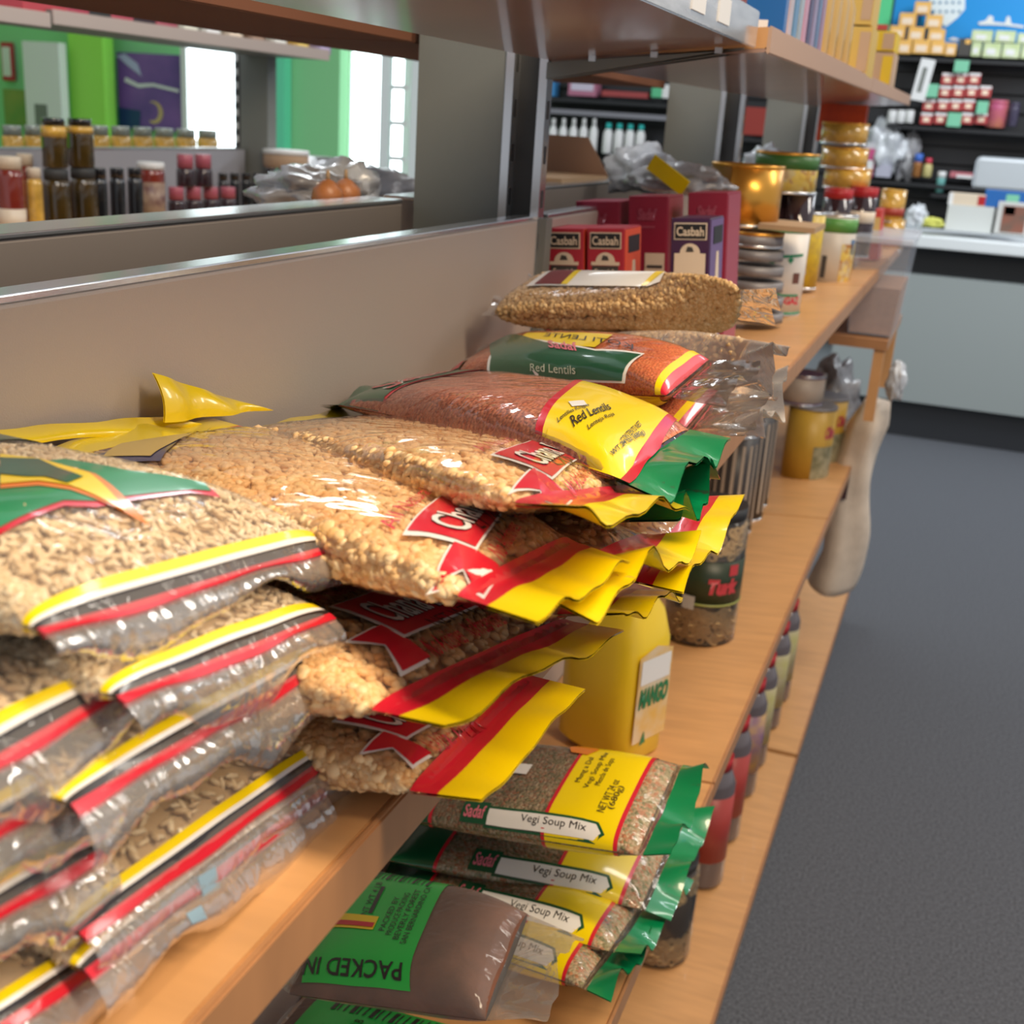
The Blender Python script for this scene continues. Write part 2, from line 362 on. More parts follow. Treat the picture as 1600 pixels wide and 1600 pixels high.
M_RUN = mat('brown_underside', (0.17, 0.075, 0.045), 0.9, spec=0.1)
M_WHITE = mat('white_paint', (0.78, 0.78, 0.78), 0.5)
M_CARPET = mat('dark_carpet', (0.11, 0.115, 0.13), 0.95, var=0.45, vscale=180, bump=1.0, bscale=260, spec=0.1)
M_BLACK = mat('black_slatwall', (0.012, 0.013, 0.016), 0.5)
M_GREEN = mat('green_paint', (0.28, 0.68, 0.32), 0.7)
M_LIME = mat('lime_paint', (0.34, 0.80, 0.10), 0.7)
M_SKY = mat('daylight_glass', (0.85, 0.95, 1.0), 0.5, emit=3.2)

# ---------------------------------------------------------------- setting
def struct(o): o['kind'] = 'structure'; return o
struct(box('floor', -7.5, 3.5, -1.0, 8.2, -0.05, 0, M_CARPET))
struct(box('wall_back', -7.5, -3.3, 7.75, 7.9, 0, 3.2, M_GREEN))
struct(box('wall_far', -3.3, 3.5, 7.75, 7.9, 0, 3.2, mat('grey_wall_paint', (0.45, 0.48, 0.52), 0.7)))
struct(box('wall_left', -7.6, -7.5, -1.0, 7.9, 0, 3.2, M_LIME))

# black slatwall boards with grooves
bm = bmesh.new(); z = 0.3
while z < 2.02: add_box(bm, -3.3, 2.6, 7.69, 7.72, z, z + 0.085); z += 0.1
add_box(bm, -3.3, 2.6, 7.72, 7.745, 0.3, 2.02, mi=0); slat = obj('slatwall_panel', bm, M_BLACK)
tag(slat, 'black slatted display wall behind the white counter', 'display wall')

# windows and green pillars on the left
def window(n, x0, x1, z0, z1, y):
    fr = empty('window_%d' % n, ((x0 + x1) / 2, y, z0)); fr['kind'] = 'structure'
    cx = (x0 + x1) / 2; bm = bmesh.new(); t = 0.05
    for a in ((x0 - t, x0, z0 - t, z1 + t), (x1, x1 + t, z0 - t, z1 + t), (x0, x1, z0 - t, z0), (x0, x1, z1, z1 + t)):
        add_box(bm, a[0] - cx, a[1] - cx, -0.03, 0.03, a[2] - z0, a[3] - z0)
    f = obj('window_frame', bm, M_WHITE, fr); p = box('window_pane', x0 - cx, x1 - cx, -0.005, 0.005, 0, z1 - z0, M_SKY, fr)
a = AY(298, 235, 7.68); b = AY(374, 95, 7.68)
window(1, a.x, b.x, 0.9, 2.6, 7.68)
a = AY(549, 290, 7.68); b = AY(636, 60, 7.68)
window(2, a.x, b.x, 0.4, 2.7, 7.68)
def pillar(n, x0, x1, y0, y1, m):
    o = struct(box('pillar_%d' % n, x0, x1, y0, y1, 0, 3.2, m)); o.name = 'trim_%d' % n; return o
a = AY(108, 100, 7.5).x; b = AY(178, 100, 7.62).x; pillar(1, a, b, 7.5, 7.62, M_LIME)
a = AY(422, 100, 7.3).x; b = AY(545, 100, 7.42).x; pillar(2, a, b, 7.3, 7.42, M_GREEN)
a = AY(418, 100, 7.2).x; b = AY(444, 100, 7.2).x; pillar(3, a - 0.1, b, 7.2, 7.29, mat('mint_paint', (0.15, 0.75, 0.45), 0.7))
# door with push bar right of the green pillar
dr = empty('door_1', (AY(600, 280, 7.3).x, 7.3, 0)); dr['kind'] = 'structure'
bm = bmesh.new()
add_box(bm, -0.03, 0.03, -0.03, 0.03, 0, 2.6); add_box(bm, 0.0, 0.22, -0.03, 0.03, 2.5, 2.6); add_box(bm, 0.19, 0.25, -0.03, 0.03, 0, 2.6)
obj('door_frame', bm, mat('door_white', (0.85, 0.88, 0.9), 0.4), dr)
bm = bmesh.new()
for q in range(9): add_box(bm, 0.05, 0.17, -0.01, 0.01, 0.3 + q * 0.22, 0.33 + q * 0.22)
obj('wire_rack', bm, M_WHITE, dr)

# ---------------------------------------------------------------- gondola: fixed frame
def zs(x): return -0.284 + 0.08 * (x + 0.19)          # top of the main shelf
YB = [0.06, 1.355, 2.575, 3.795, 4.75]
def upright(y, lab):
    r = empty('shelf_upright', W(-0.57, y, -H)); tag(r, lab, 'shelf upright')
    bm = bmesh.new(); add_box(bm, -0.075, 0.043, 0.0, 0.045, 0, H + 0.6); obj('post', bm, M_GREY, r)
    bm = bmesh.new(); add_box(bm, 0.043, 0.078, 0.018, 0.04, 0, H + 0.6); obj('recess', bm, M_DGREY, r)
    for x0 in (0.037, 0.078):
        bm = bmesh.new(); add_box(bm, x0, x0 + 0.010, -0.002, 0.018, 0, H + 0.6)
        z = H - 0.4
        while z < H + 0.3: add_box(bm, x0 + 0.0095, x0 + 0.0104, 0.004, 0.012, z, z + 0.02, mi=1); z += 0.05
        obj('slotted_rail', bm, [M_CHROME, M_DGREY], r)
    bm = bmesh.new(); add_box(bm, 0.088, 0.097, 0.004, 0.026, H - 1.4, H - 0.112); obj('front_channel', bm, M_GREY, r)
    return r
upright(YB[1], 'wide grey upright post with slotted rails beside the stacked bags')
upright(YB[2], 'second grey upright post, behind the maroon boxes')
upright(YB[3], 'farthest grey upright post, beside the tall can stacks')
upright(YB[0] - 0.05, 'grey upright post at the near end of the shelving')
def panel(y0, y1, lab):
    r = empty('back_panel', W(-0.489, y0, -1.4)); tag(r, lab, 'back panel')
    bm = bmesh.new(); add_box(bm, -0.006, 0.006, 0, y1 - y0, 0, 1.4 - 0.114, 0.002); obj('sheet', bm, M_PANEL, r)
    bm = bmesh.new(); add_box(bm, -0.018, 0.004, 0, y1 - y0, 1.286, 1.291, 0.001); obj('top_edge', bm, M_CHROME, r)
panel(YB[0], YB[1] + 0.005, 'long beige steel back panel behind the stacked food bags')
panel(YB[1] + 0.045, YB[2], 'beige steel back panel behind the red and maroon boxes')
panel(YB[2] + 0.045, YB[3], 'beige steel back panel behind the far cans and jars')
def far_panel(y0, y1, lab):
    r = empty('shelving_partition', W(-0.66, y0, -1.4)); tag(r, lab, 'back panel')
    bm = bmesh.new(); add_box(bm, -0.006, 0.006, 0, y1 - y0, 0, 1.25); obj('sheet', bm, M_DGREY, r)
    bm = bmesh.new(); add_box(bm, -0.05, 0.0, 0, y1 - y0, 1.25, 1.292, 0.003); obj('rail', bm, mat('rail_face', (0.30, 0.26, 0.23), 0.4), r)
    bm = bmesh.new(); add_box(bm, -0.05, 0.001, 0, y1 - y0, 1.292, 1.296, 0.001); obj('rail_top', bm, M_CHROME, r)
far_panel(YB[0], YB[1], 'dark rear panel with a silver topped rail below the jars')
far_panel(YB[1] + 0.045, YB[2], 'dark rear panel with rail under the brown carton and crumpled bags')

def shelf(name, lab, y0, y1, xb, zb, xf, zf, th, mtop, mlip, munder=None, strip=False, cat='shelf', dz=0.0):
    """board from the back line (xb, zb) to the front line (xf, zf); dz lifts the far end"""
    r = empty(name, W(xb, y0, zb)); tag(r, lab, cat); L = y1 - y0; dx = xf - xb; dzf = zf - zb
    def pr(nm, pts, mm):
        bm = bmesh.new(); a = [bm.verts.new((p[0], 0, p[1])) for p in pts]; b = [bm.verts.new((p[0], L, p[1] + dz)) for p in pts]; n = len(a)
        bm.faces.new(a); bm.faces.new(b[::-1])
        for i in range(n): bm.faces.new((a[i], b[i], b[(i + 1) % n], a[(i + 1) % n]))
        bmesh.ops.recalc_face_normals(bm, faces=bm.faces)
        bmesh.ops.bevel(bm, geom=[e for e in bm.edges if abs(e.verts[0].co.y - e.verts[1].co.y) > 0.1], offset=0.0012, segments=2, affect='EDGES')
        return obj(nm, bm, mm, r)
    k = dzf / dx
    pr('board', [(0, 0), (dx - 0.004, dzf - 0.004 * k), (dx - 0.004, dzf - 0.004 * k - th * 0.8), (0, -th * 0.8)], mtop)
    pr('front_edge', [(dx - 0.004, dzf + 0.0006), (dx, dzf + 0.0006), (dx, dzf - th), (dx - 0.004, dzf - th)], mlip)
    if munder: pr('underside', [(0.0, -th * 0.8), (dx - 0.004, dzf - th * 0.8), (dx - 0.004, dzf - th * 0.95), (0, -th * 0.95)], munder)
    if strip: pr('price_channel', [(dx, dzf + 0.004), (dx + 0.003, dzf + 0.004), (dx + 0.003, dzf - th - 0.003), (dx, dzf - th - 0.003)], strip)
    return r
for i in range(3):
    w_ = ['nearest to the camera, loaded with food bags', 'middle bay, carrying boxes and tall cans', 'far bay, carrying cans and jars'][i]
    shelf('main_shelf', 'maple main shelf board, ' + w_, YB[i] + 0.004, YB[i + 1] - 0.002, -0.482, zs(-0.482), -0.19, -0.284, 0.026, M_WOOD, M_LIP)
    w_ = ['nearest bay, under the soup mix bags', 'middle bay, under the snack jars', 'far bay, beside the cream cloth roll'][i]
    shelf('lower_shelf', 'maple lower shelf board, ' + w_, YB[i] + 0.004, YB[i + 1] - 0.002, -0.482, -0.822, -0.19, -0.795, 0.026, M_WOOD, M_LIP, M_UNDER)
    w_ = ['nearest the camera', 'middle bay, with dark bottles', 'far end of the row'][i]
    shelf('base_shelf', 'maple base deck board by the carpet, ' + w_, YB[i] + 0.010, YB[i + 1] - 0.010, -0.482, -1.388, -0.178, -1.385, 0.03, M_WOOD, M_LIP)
    box('kick_plate', -0.25, -0.23, YB[i] + 0.01, YB[i + 1] - 0.01, 0.0, 0.08, M_DGREY)
    tag(bpy.context.scene.objects[-1] if False else [o for o in C.objects if o.name.startswith('kick_plate')][-1], 'dark kick plate under the base deck, ' + w_, 'kick plate')
M_STRIP = mat('clear_price_strip', (0.55, 0.56, 0.58), 0.15, 0.3, coat=1.0, var=0.25, vscale=14, vstretch=(1, 1, 8))
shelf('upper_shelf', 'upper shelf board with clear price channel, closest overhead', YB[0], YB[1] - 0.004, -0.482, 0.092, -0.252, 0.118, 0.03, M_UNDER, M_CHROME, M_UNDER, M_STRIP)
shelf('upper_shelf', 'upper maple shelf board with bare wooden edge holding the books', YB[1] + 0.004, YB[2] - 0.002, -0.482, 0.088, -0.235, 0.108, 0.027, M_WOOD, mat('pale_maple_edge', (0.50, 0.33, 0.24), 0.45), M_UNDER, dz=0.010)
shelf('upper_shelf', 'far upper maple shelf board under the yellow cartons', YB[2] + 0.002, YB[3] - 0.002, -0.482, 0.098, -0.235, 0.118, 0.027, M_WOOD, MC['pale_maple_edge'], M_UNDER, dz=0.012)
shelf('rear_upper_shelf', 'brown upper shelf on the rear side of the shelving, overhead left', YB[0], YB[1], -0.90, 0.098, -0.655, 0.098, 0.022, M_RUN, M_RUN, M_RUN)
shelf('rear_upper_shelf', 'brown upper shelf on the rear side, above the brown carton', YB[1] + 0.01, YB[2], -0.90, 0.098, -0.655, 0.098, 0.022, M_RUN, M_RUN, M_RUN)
shelf('rear_shelf', 'rear side shelf board behind the silver rail', YB[0], YB[2], -0.95, -0.26, -0.672, -0.26, 0.03, M_WOOD, M_LIP)
def bracket(y, lab, xl=0.22):
    r = empty('shelf_bracket', W(-0.48, y, 0.055)); tag(r, lab, 'bracket')
    bm = bmesh.new(); add_prism(bm, [(0, 0, -0.012), (xl, 0, 0.018 + 0.012), (xl, 0, 0.04 - 0.012), (0, 0, 0.006)], (0, 0.004, 0)); obj('arm', bm, M_GREY, r)
    for q in (0.05, 0.12, 0.19): box('tab', q, q + 0.008, -0.004, 0.0, 0.004 + q * 0.1, 0.010 + q * 0.1, M_CHROME, r)
bracket(YB[1] - 0.012, 'grey bracket arm under the near upper shelf end'); bracket(YB[1] + 0.008, 'grey bracket arm under the wooden upper shelf', 0.23)

# bin stand at the far end
st = empty('bin_stand', W(-0.198, 2.9, -H)); tag(st, 'wooden stand holding the clear flour bin beyond the main shelf', 'stand')
box('stand_top', -0.08, 0.055, 0, 0.5, 1.035, 1.058, M_LIP, st); box('side_panel', 0.026, 0.05, 0.01, 0.03, 0.86, 1.035, M_WOOD, st); box('side_panel', 0.026, 0.05, 0.46, 0.48, 0.86, 1.035, M_WOOD, st)
bn = empty('food_bin', W(-0.19, 2.93, -0.44)); tag(bn, 'clear plastic bin half full of brown flour at the end of the shelving', 'bin')
def frust(bm, w0, w1, d0, d1, z0, z1):
    a = [bm.verts.new((sx * w0 / 2, (sy + 1) * d0 / 2, z0)) for sx, sy in ((-1, -1), (1, -1), (1, 1), (-1, 1))]
    b = [bm.verts.new((sx * w1 / 2, (sy + 1) * d1 / 2, z1)) for sx, sy in ((-1, -1), (1, -1), (1, 1), (-1, 1))]
    bm.faces.new(a[::-1]); bm.faces.new(b)
    for i in range(4): bm.faces.new((a[i], a[(i + 1) % 4], b[(i + 1) % 4], b[i]))
    return bm
M_FROST = mat('frosted_plastic', (0.62, 0.72, 0.86), 0.25, coat=0.2, alpha=0.26)
obj('tub', frust(bmesh.new(), 0.10, 0.125, 0.30, 0.34, 0.002, 0.215), M_FROST, bn)
obj('lid', add_box(bmesh.new(), -0.068, 0.068, -0.01, 0.35, 0.215, 0.23, 0.004), mat('clear_lid', (0.7, 0.76, 0.85), 0.3, alpha=0.45), bn)
o = obj('flour', frust(bmesh.new(), 0.096, 0.108, 0.292, 0.31, 0.006, 0.115), mat('brown_flour', (0.42, 0.24, 0.15), 0.9, var=0.1, vscale=60), bn); o.location.y = 0.004

# counter
cn = empty('service_counter', (0.9, 6.53, 0)); tag(cn, 'white service counter with black recess under its top', 'counter')
box('toe_kick', -1.5, 1.6, 0.06, 0.6, 0, 0.20, mat('dark_kick', (0.03, 0.033, 0.04), 0.5), cn)
box('front_panel', -1.5, 1.6, 0.0, 0.6, 0.20, 0.86, mat('counter_grey', (0.34, 0.38, 0.38), 0.5), cn)
box('recess', -1.5, 1.6, 0.09, 0.6, 0.86, 1.0, mat('recess_black', (0.008, 0.01, 0.014), 0.5), cn)
box('counter_top', -1.32, 1.6, -0.03, 0.62, 1.0, 1.06, mat('counter_white', (0.80, 0.84, 0.86), 0.3), cn, 0.006)

# ---------------------------------------------------------------- food bags
FILM = film_mat('clear_film', haze=0.035, wrinkle=0.35, refl=0.8)
FILM_P = film_mat('milky_film', haze=0.28, wrinkle=0.5, refl=0.6, bs=40.0)
FILM_S = film_mat('crinkled_film', haze=0.10, wrinkle=0.45, refl=0.5, bs=32.0)
I_RED = ink('red', (0.62, 0.01, 0.03)); I_YEL = ink('yellow', (0.90, 0.66, 0.0)); I_WHT = ink('white', (0.85, 0.83, 0.80)); I_BLK = ink('black', (0.02, 0.015, 0.015))
I_GRN = ink('green', (0.0, 0.24, 0.08)); I_DGR = ink('dark_green', (0.004, 0.085, 0.03)); I_ORG = ink('orange', (0.80, 0.22, 0.01)); I_NAVY = ink('navy', (0.03, 0.03, 0.10)); I_PINK = ink('pink', (0.75, 0.18, 0.25)); I_LBL = ink('label_green', (0.02, 0.52, 0.07))
CH = grain_mat('chana_dal_grain', (0.84, 0.50, 0.20), (0.92, 0.62, 0.30), (0.97, 0.74, 0.42), 0.45)
CHC = mat('chana_dal_core', (0.66, 0.34, 0.12), 0.8)
RI = grain_mat('rice_grain', (0.66, 0.48, 0.27), (0.80, 0.64, 0.40), (0.90, 0.78, 0.56), 0.4)
RIC = mat('rice_core', (0.58, 0.41, 0.22), 0.8)
PE = grain_mat('split_pea_grain', (0.62, 0.38, 0.15), (0.76, 0.50, 0.22), (0.86, 0.62, 0.32), 0.5)
PEC = mat('split_pea_core', (0.55, 0.32, 0.13), 0.8)
LE = seed_mat('red_lentils', [(0.55, 0.13, 0.05), (0.72, 0.24, 0.12), (0.80, 0.32, 0.18)], 330, 0.8)
LE2 = seed_mat('orange_lentils', [(0.62, 0.12, 0.02), (0.75, 0.19, 0.04), (0.82, 0.26, 0.07)], 420, 0.6)
VG = seed_mat('soup_mix', [(0.20, 0.22, 0.08), (0.62, 0.48, 0.30), (0.55, 0.20, 0.07), (0.70, 0.60, 0.42), (0.32, 0.30, 0.13), (0.66, 0.50, 0.34)], 300, 0.8)
FLR = mat('brown_powder', (0.17, 0.065, 0.035), 0.9, var=0.22, vscale=40, bump=0.4, bscale=150)

def chana(lab, bl, br, fl, fr, n=1500, rib=None, back=False, seed=0, **k):
    """clear bag of yellow split chickpeas: yellow and red sealed ends, red ribbon print"""
    b = Bag('chana_dal_bag', bl, br, fl, fr, seed=seed, u0=0.11, u1=0.90, **k); tag(b.root, lab, 'food bag')
    b.film(FILM)
    b.grains('split_chickpeas', n, (0.0031, 0.0030, 0.0016), 0.38, [CH, CHC], k=0.92, low=0.45)
    b.band(0.895, 0.935, I_RED, 'red_band'); b.band(0.935, 1.0, I_YEL, 'end_seal')
    b.band(0.0, 0.085, I_YEL, 'rear_seal'); b.band(0.085, 0.115, I_RED, 'rear_red_band')
    return b
def ribbon(b, O, A, B, full=True):
    """white edged red ribbon; O, A, B are uv points: near end, far end of the lower edge, and the upper edge direction"""
    O, A, B = Vector(O), Vector(A), Vector(B); X = A - O; Y = B - O
    def P(x, y): p = O + X * x + Y * y; return (p.x, p.y)
    def rib(g):   # ribbon outline grown by g
        return [P(-g, -g), P(1 + g, -g), P(1 + g, 1 + g), P(-g, 1 + g)]
    def tail(g): return [P(-0.02 - g, 0.30 + g), P(-0.02 - g, -0.38 - g), P(-0.34 - 1.5 * g, -0.38 - g), P(-0.22 - g * 0.3, 0.0), P(-0.36 - 1.5 * g, 0.30 + g)]
    b.poly(tail(0.035), I_WHT, 'ribbon_outline', off=0.0005); b.poly(tail(0.0), I_RED, 'ribbon_tail', off=0.0008)
    b.poly(rib(0.035), I_WHT, 'ribbon_outline', off=0.0008); b.poly(rib(0.0), I_RED, 'ribbon', off=0.0011)
    b.text('Chana Dal', P(0.08, 0.20), P(0.92, 0.20), P(0.08, 0.80), I_BLK, 'lettering', off=0.0014, bold=0.035)
    b.text('Chana Dal', P(0.08, 0.20), P(0.92, 0.20), P(0.08, 0.80), I_WHT, 'lettering', off=0.0018, bold=0.01)
    b.text('All Natural', P(0.0, 1.18), P(0.62, 1.18), P(0.0, 1.46), I_RED, 'lettering', shear=0.3)
    b.text('No Additives', P(0.02, -0.42), P(0.46, -0.42), P(0.02, -0.14), I_RED, 'lettering', shear=0.3)
    b.text('No Preservatives', P(0.54, -0.42), P(1.05, -0.42), P(0.54, -0.14), I_RED, 'lettering', shear=0.3)

XB, XF = -0.465, -0.125
# first chana stack, bottom to top
c1 = chana('chickpea bag with yellow end, lowest in the stack by the shelf edge', W(-0.44, 0.37, -0.278), W(-0.44, 0.52, -0.278), AX(752, 1258, -0.146), AX(915, 1074, -0.146), T=0.021, Tb=0.018, seed=1, wave=0.0015, n=3400)
c2 = chana('chickpea bag with yellow end, middle of the stack, sagging over the lowest', W(-0.44, 0.37, -0.246), W(-0.44, 0.52, -0.246), AX(695, 1130, -0.149), AX(975, 987, -0.143), T=0.023, Tb=0.018, seed=2, wave=0.003, n=3800)
c3 = chana('large chickpea bag with red ribbon print, topmost beside the rice bags', AX(20, 705, -0.465), AX(335, 652, -0.468), AX(840, 975, -0.120), AX(985, 878, -0.122), T=0.020, Tb=0.020, seed=3, wave=0.0025, n=5200, arch=0.0)
# second chana stack behind the first
s4 = chana('chickpea bag with yellow corner showing low behind the middle bag', W(-0.44, 0.50, -0.275), W(-0.44, 0.66, -0.275), AX(975, 965, -0.125), AX(1068, 925, -0.13), T=0.018, Tb=0.015, seed=4, n=500)
s2 = chana('chickpea bag with folded yellow tip, second behind the ribboned bag', W(-0.44, 0.50, -0.235), W(-0.44, 0.66, -0.24), AX(935, 935, -0.118), AX(1095, 850, -0.118), T=0.017, Tb=0.015, seed=5, n=500, wave=0.008)
w1 = chana('reddish bag with long yellow end hanging over the shelf edge', W(-0.40, 0.66, -0.262), W(-0.40, 0.83, -0.262), AX(1068, 925, -0.115), AX(1165, 785, -0.115), T=0.016, Tb=0.014, seed=6, n=500, wave=0.006)
s1 = chana('chickpea bag with curled yellow end, on top next to the red lentils', AX(330, 668, -0.462), AX(600, 640, -0.465), AX(905, 812, -0.120), AX(1080, 788, -0.120), T=0.018, Tb=0.018, seed=7, wave=0.004, n=4200, arch=0.0)

ribbon(c3, c3.uv(743, 858), c3.uv(848, 796), c3.uv(636, 832))
ribbon(s1, s1.uv(862, 748), s1.uv(952, 712), s1.uv(772, 712))
ribbon(c2, c2.uv(632, 995), c2.uv(745, 948), c2.uv(520, 950))
ribbon(c1, c1.uv(635, 1155), c1.uv(720, 1110), c1.uv(525, 1128))
for b, t in ((c3, 'ET 24 OZ 680'), (c2, 'NET WT. 24 OZ (680 g)'), (c1, 'NET WT. 24 OZ (680 g)'), (s1, 'EXP 24 OZ')):
    b.text(t, (0.845, 0.42), (0.845, 0.95), (0.81, 0.42), I_BLK)
# rear seal of the second bag stands up against the panel
def flap(b, pts, m, name='upturned_seal'):
    r = b.root.location; bm = bmesh.new(); nu = 14
    for side in (0, 1):
        rows = []
        for i in range(nu + 1):
            t = i / nu; lo = pts[0].lerp(pts[1], t); hi = pts[3].lerp(pts[2], t)
            rows.append([bm.verts.new(lo.lerp(hi, j / 6) + Vector((0.004 * math.sin(j / 6 * 3) + 0.0012 * side, 0, 0)) + Vector((0.003 * math.sin(t * 14), 0, 0)) - r) for j in range(7)])
        for i in range(nu):
            for j in range(6): bm.faces.new((rows[i][j], rows[i + 1][j], rows[i + 1][j + 1], rows[i][j + 1]))
    return obj(name, bm, m, b.root, True)
flap(s1, [AX(255, 660, -0.458), AX(420, 640, -0.458), AX(365, 625, -0.472), AX(236, 582, -0.472)], I_YEL)
flap(c3, [AX(-30, 700, -0.462), AX(330, 665, -0.462), AX(250, 650, -0.474), AX(-30, 672, -0.474)], I_YEL)
c3.poly([(130, 715), (215, 680), (330, 668), (250, 722), (150, 730)], I_NAVY, 'rear_emblem', px=True)
c3.poly([(160, 716), (225, 688), (300, 680), (235, 715)], mat('ink_gold', (0.55, 0.38, 0.10), 0.4), 'rear_emblem_fill', px=True, off=0.001)

# ---- red lentils in green ended bag
def lentil(name, lab, bl, br, fl, fr, m, seed, **k):
    b = Bag(name, bl, br, fl, fr, seed=seed, **k); tag(b.root, lab, 'food bag'); b.film(FILM); b.fill('red_lentils', m); return b
g = lentil('red_lentil_bag', 'pink red lentil bag with yellow label and shiny green end', AX(500, 630, -0.465), AX(665, 592, -0.468), AX(1035, 775, -0.122), AX(1142, 690, -0.118), LE, 8, T=0.024, Tb=0.018, u0=0.08, u1=0.91, wave=0.006, arch=0.006)
g.band(0.91, 1.0, I_GRN, 'end_seal'); g.band(0.0, 0.09, I_DGR, 'rear_seal')
g.poly([(0.085, 0.0), (0.26, 0.0), (0.30, 0.5), (0.34, 1.0), (0.085, 1.0)], I_RED, 'rear_label_edge', off=0.0004)
g.poly([(0.085, 0.0), (0.25, 0.0), (0.29, 0.5), (0.33, 1.0), (0.085, 1.0)], I_DGR, 'rear_label', off=0.0008)
g.text('Sadaf', (0.25, 0.12), (0.25, 0.85), (0.13, 0.12), I_WHT, 'rear_lettering', off=0.0012, bold=0.03, shear=0.2); g.text('Sadaf', (0.25, 0.12), (0.25, 0.85), (0.13, 0.12), I_RED, 'rear_lettering', off=0.0016, shear=0.2)
def edge_line(b, p0, p1, v0=0.0, v1=0.97):
    (a0, c0), (a1, c1) = b.uv(*p0), b.uv(*p1); f = lambda v: a0 + (a1 - a0) * (v - c0) / (c1 - c0); return f(v0), f(v1)
la, lb = edge_line(g, (880, 620), (846, 684)); ra, rb = edge_line(g, (1040, 652), (992, 722))
for e0, e1 in ((la, lb), (ra + 0.018, rb + 0.018)): g.poly([(e0 - 0.018, 0.0), (e1 - 0.018, 0.97), (e1, 0.97), (e0, 0.0)], I_RED, 'label_edge', off=0.0012)
g.poly([(la, 0.0), (lb, 0.97), (rb, 0.97), (ra, 0.0)], I_YEL, 'yellow_label', off=0.0013)
for t, O_, A_, B_ in (('Lentilles Rouges', (873, 668), (922, 640), (870, 658)), ('Red Lentils', (897, 673), (956, 644), (890, 656)), ('Lenteja Roja', (921, 679), (962, 655), (917, 669)), ('CONTENTS NET', (975, 699), (1004, 668), (968, 691)), ('WT 24 oz (680g)', (960, 720), (1010, 684), (953, 711))):
    g.text(t, O_, A_, B_, I_BLK, px=True, off=0.0020, bold=0.008)
g.poly([(888, 632), (912, 630), (918, 638), (894, 640)], I_WHT, 'price_sticker', px=True, off=0.0020)
g2 = lentil('red_lentil_bag', 'second green ended lentil bag underneath the yellow labelled one', W(-0.44, 0.68, -0.268), W(-0.44, 0.85, -0.268), AX(1060, 820, -0.125), AX(1125, 745, -0.115), LE, 9, T=0.016, Tb=0.014, u0=0.08, u1=0.88, wave=0.010)
g2.band(0.88, 1.0, I_GRN, 'end_seal'); g2.band(0.0, 0.09, I_DGR, 'rear_seal')
# ---- orange lentil bags with green side label
def orange_bag(lab, bl, br, fl, fr, seed, label=True, **k):
    b = lentil('red_lentil_bag', lab, bl, br, fl, fr, LE2, seed, u0=0.07, u1=0.86, **k)
    b.strip(0.83, 0.845, I_YEL, 'yellow_line', off=0.0006); b.strip(0.845, 0.86, I_RED, 'red_line', off=0.0007)
    b.strip(0.07, 0.84, I_YEL, 'side_stripe', va=0.0, vb=0.25, side=-1, off=0.0006)
    return b
r2 = orange_bag('orange lentil bag underneath the green labelled one', W(-0.45, 0.84, -0.255), W(-0.45, 1.00, -0.255), AX(1160, 685, -0.125), AX(1215, 610, -0.115), 10, T=0.017, Tb=0.015)
r = orange_bag('orange lentil bag with green side label, under the pea bag', AX(664, 600, -0.46), AX(775, 535, -0.46), AX(1130, 624, -0.135), AX(1190, 570, -0.125), 11, T=0.026, Tb=0.022, lean=0.95)
r.strip(0.28, 0.62, I_YEL, 'yellow_label', va=0.34, vb=0.70, off=0.0006)
GL = [(778, 528), (768, 560), (766, 588), (860, 596), (972, 598), (982, 570), (1002, 556), (930, 550), (850, 536)]
r.poly([(q[0] + dx, q[1] + dy) for q, dx, dy in zip(GL, (-3, -4, -4, 0, 5, 5, 6, 0, 0), (-3, 0, 3, 3, 3, 0, -2, -3, -3))], I_WHT, 'label_edge', px=True, off=0.0009); r.poly(GL, I_DGR, 'green_label', px=True, off=0.0012)
r.text('Red Lentils', (829, 583), (900, 588), (829, 571), mat('ink_pale', (0.55, 0.62, 0.50), 0.4), px=True, off=0.0016)
r.text('Sadaf', (858, 546), (905, 552), (856, 534), I_PINK, px=True, off=0.0018, bold=0.02)
r.text('KOTI LENTE', (990, 548), (850, 527), (990, 540), I_BLK, px=True, off=0.0012)
r.poly([(0.07, 0.06), (0.15, 0.06), (0.15, 0.20), (0.07, 0.20)], I_DGR, 'badge', off=0.0008); r.poly([(0.075, 0.08), (0.145, 0.08), (0.145, 0.18), (0.075, 0.18)], I_RED, 'badge_fill', off=0.0012)
r.text('SADAF', (0.08, 0.10), (0.14, 0.10), (0.08, 0.16), I_PINK, off=0.0015)
# ---- split pea bags
def pea(lab, bl, br, fl, fr, seed, n, **k):
    b = Bag('split_pea_bag', bl, br, fl, fr, seed=seed, u0=0.045, u1=0.89, **k); tag(b.root, lab, 'food bag'); b.film(FILM_P if seed < 14 else film_mat('pea_film', haze=0.05, wrinkle=0.4, refl=0.6, bs=30.0))
    b.grains('split_peas', n, (0.0036, 0.0034, 0.002), 0.5, [PE, PEC], k=0.93, low=0.6, vlow=(0.0, 0.35), seg=6, rings=3); b.band(0.895, 1.0, film_mat('milky_end', haze=0.34, wrinkle=0.6, refl=0.9, bs=60.0), 'crimped_end'); return b
p3 = pea('clear split pea bag, lowest of the far stack, fringe hanging over the edge', W(-0.44, 1.10, -0.285), W(-0.44, 1.25, -0.285), AX(1195, 680, -0.13), AX(1238, 590, -0.12), 12, 500, T=0.018, Tb=0.012, wave=0.012)
p2 = pea('pale clear split pea bag in the middle of the far stack', W(-0.455, 1.13, -0.248), W(-0.455, 1.30, -0.248), AX(1190, 615, -0.14), AX(1232, 530, -0.12), 13, 800, T=0.020, Tb=0.016, wave=0.010)
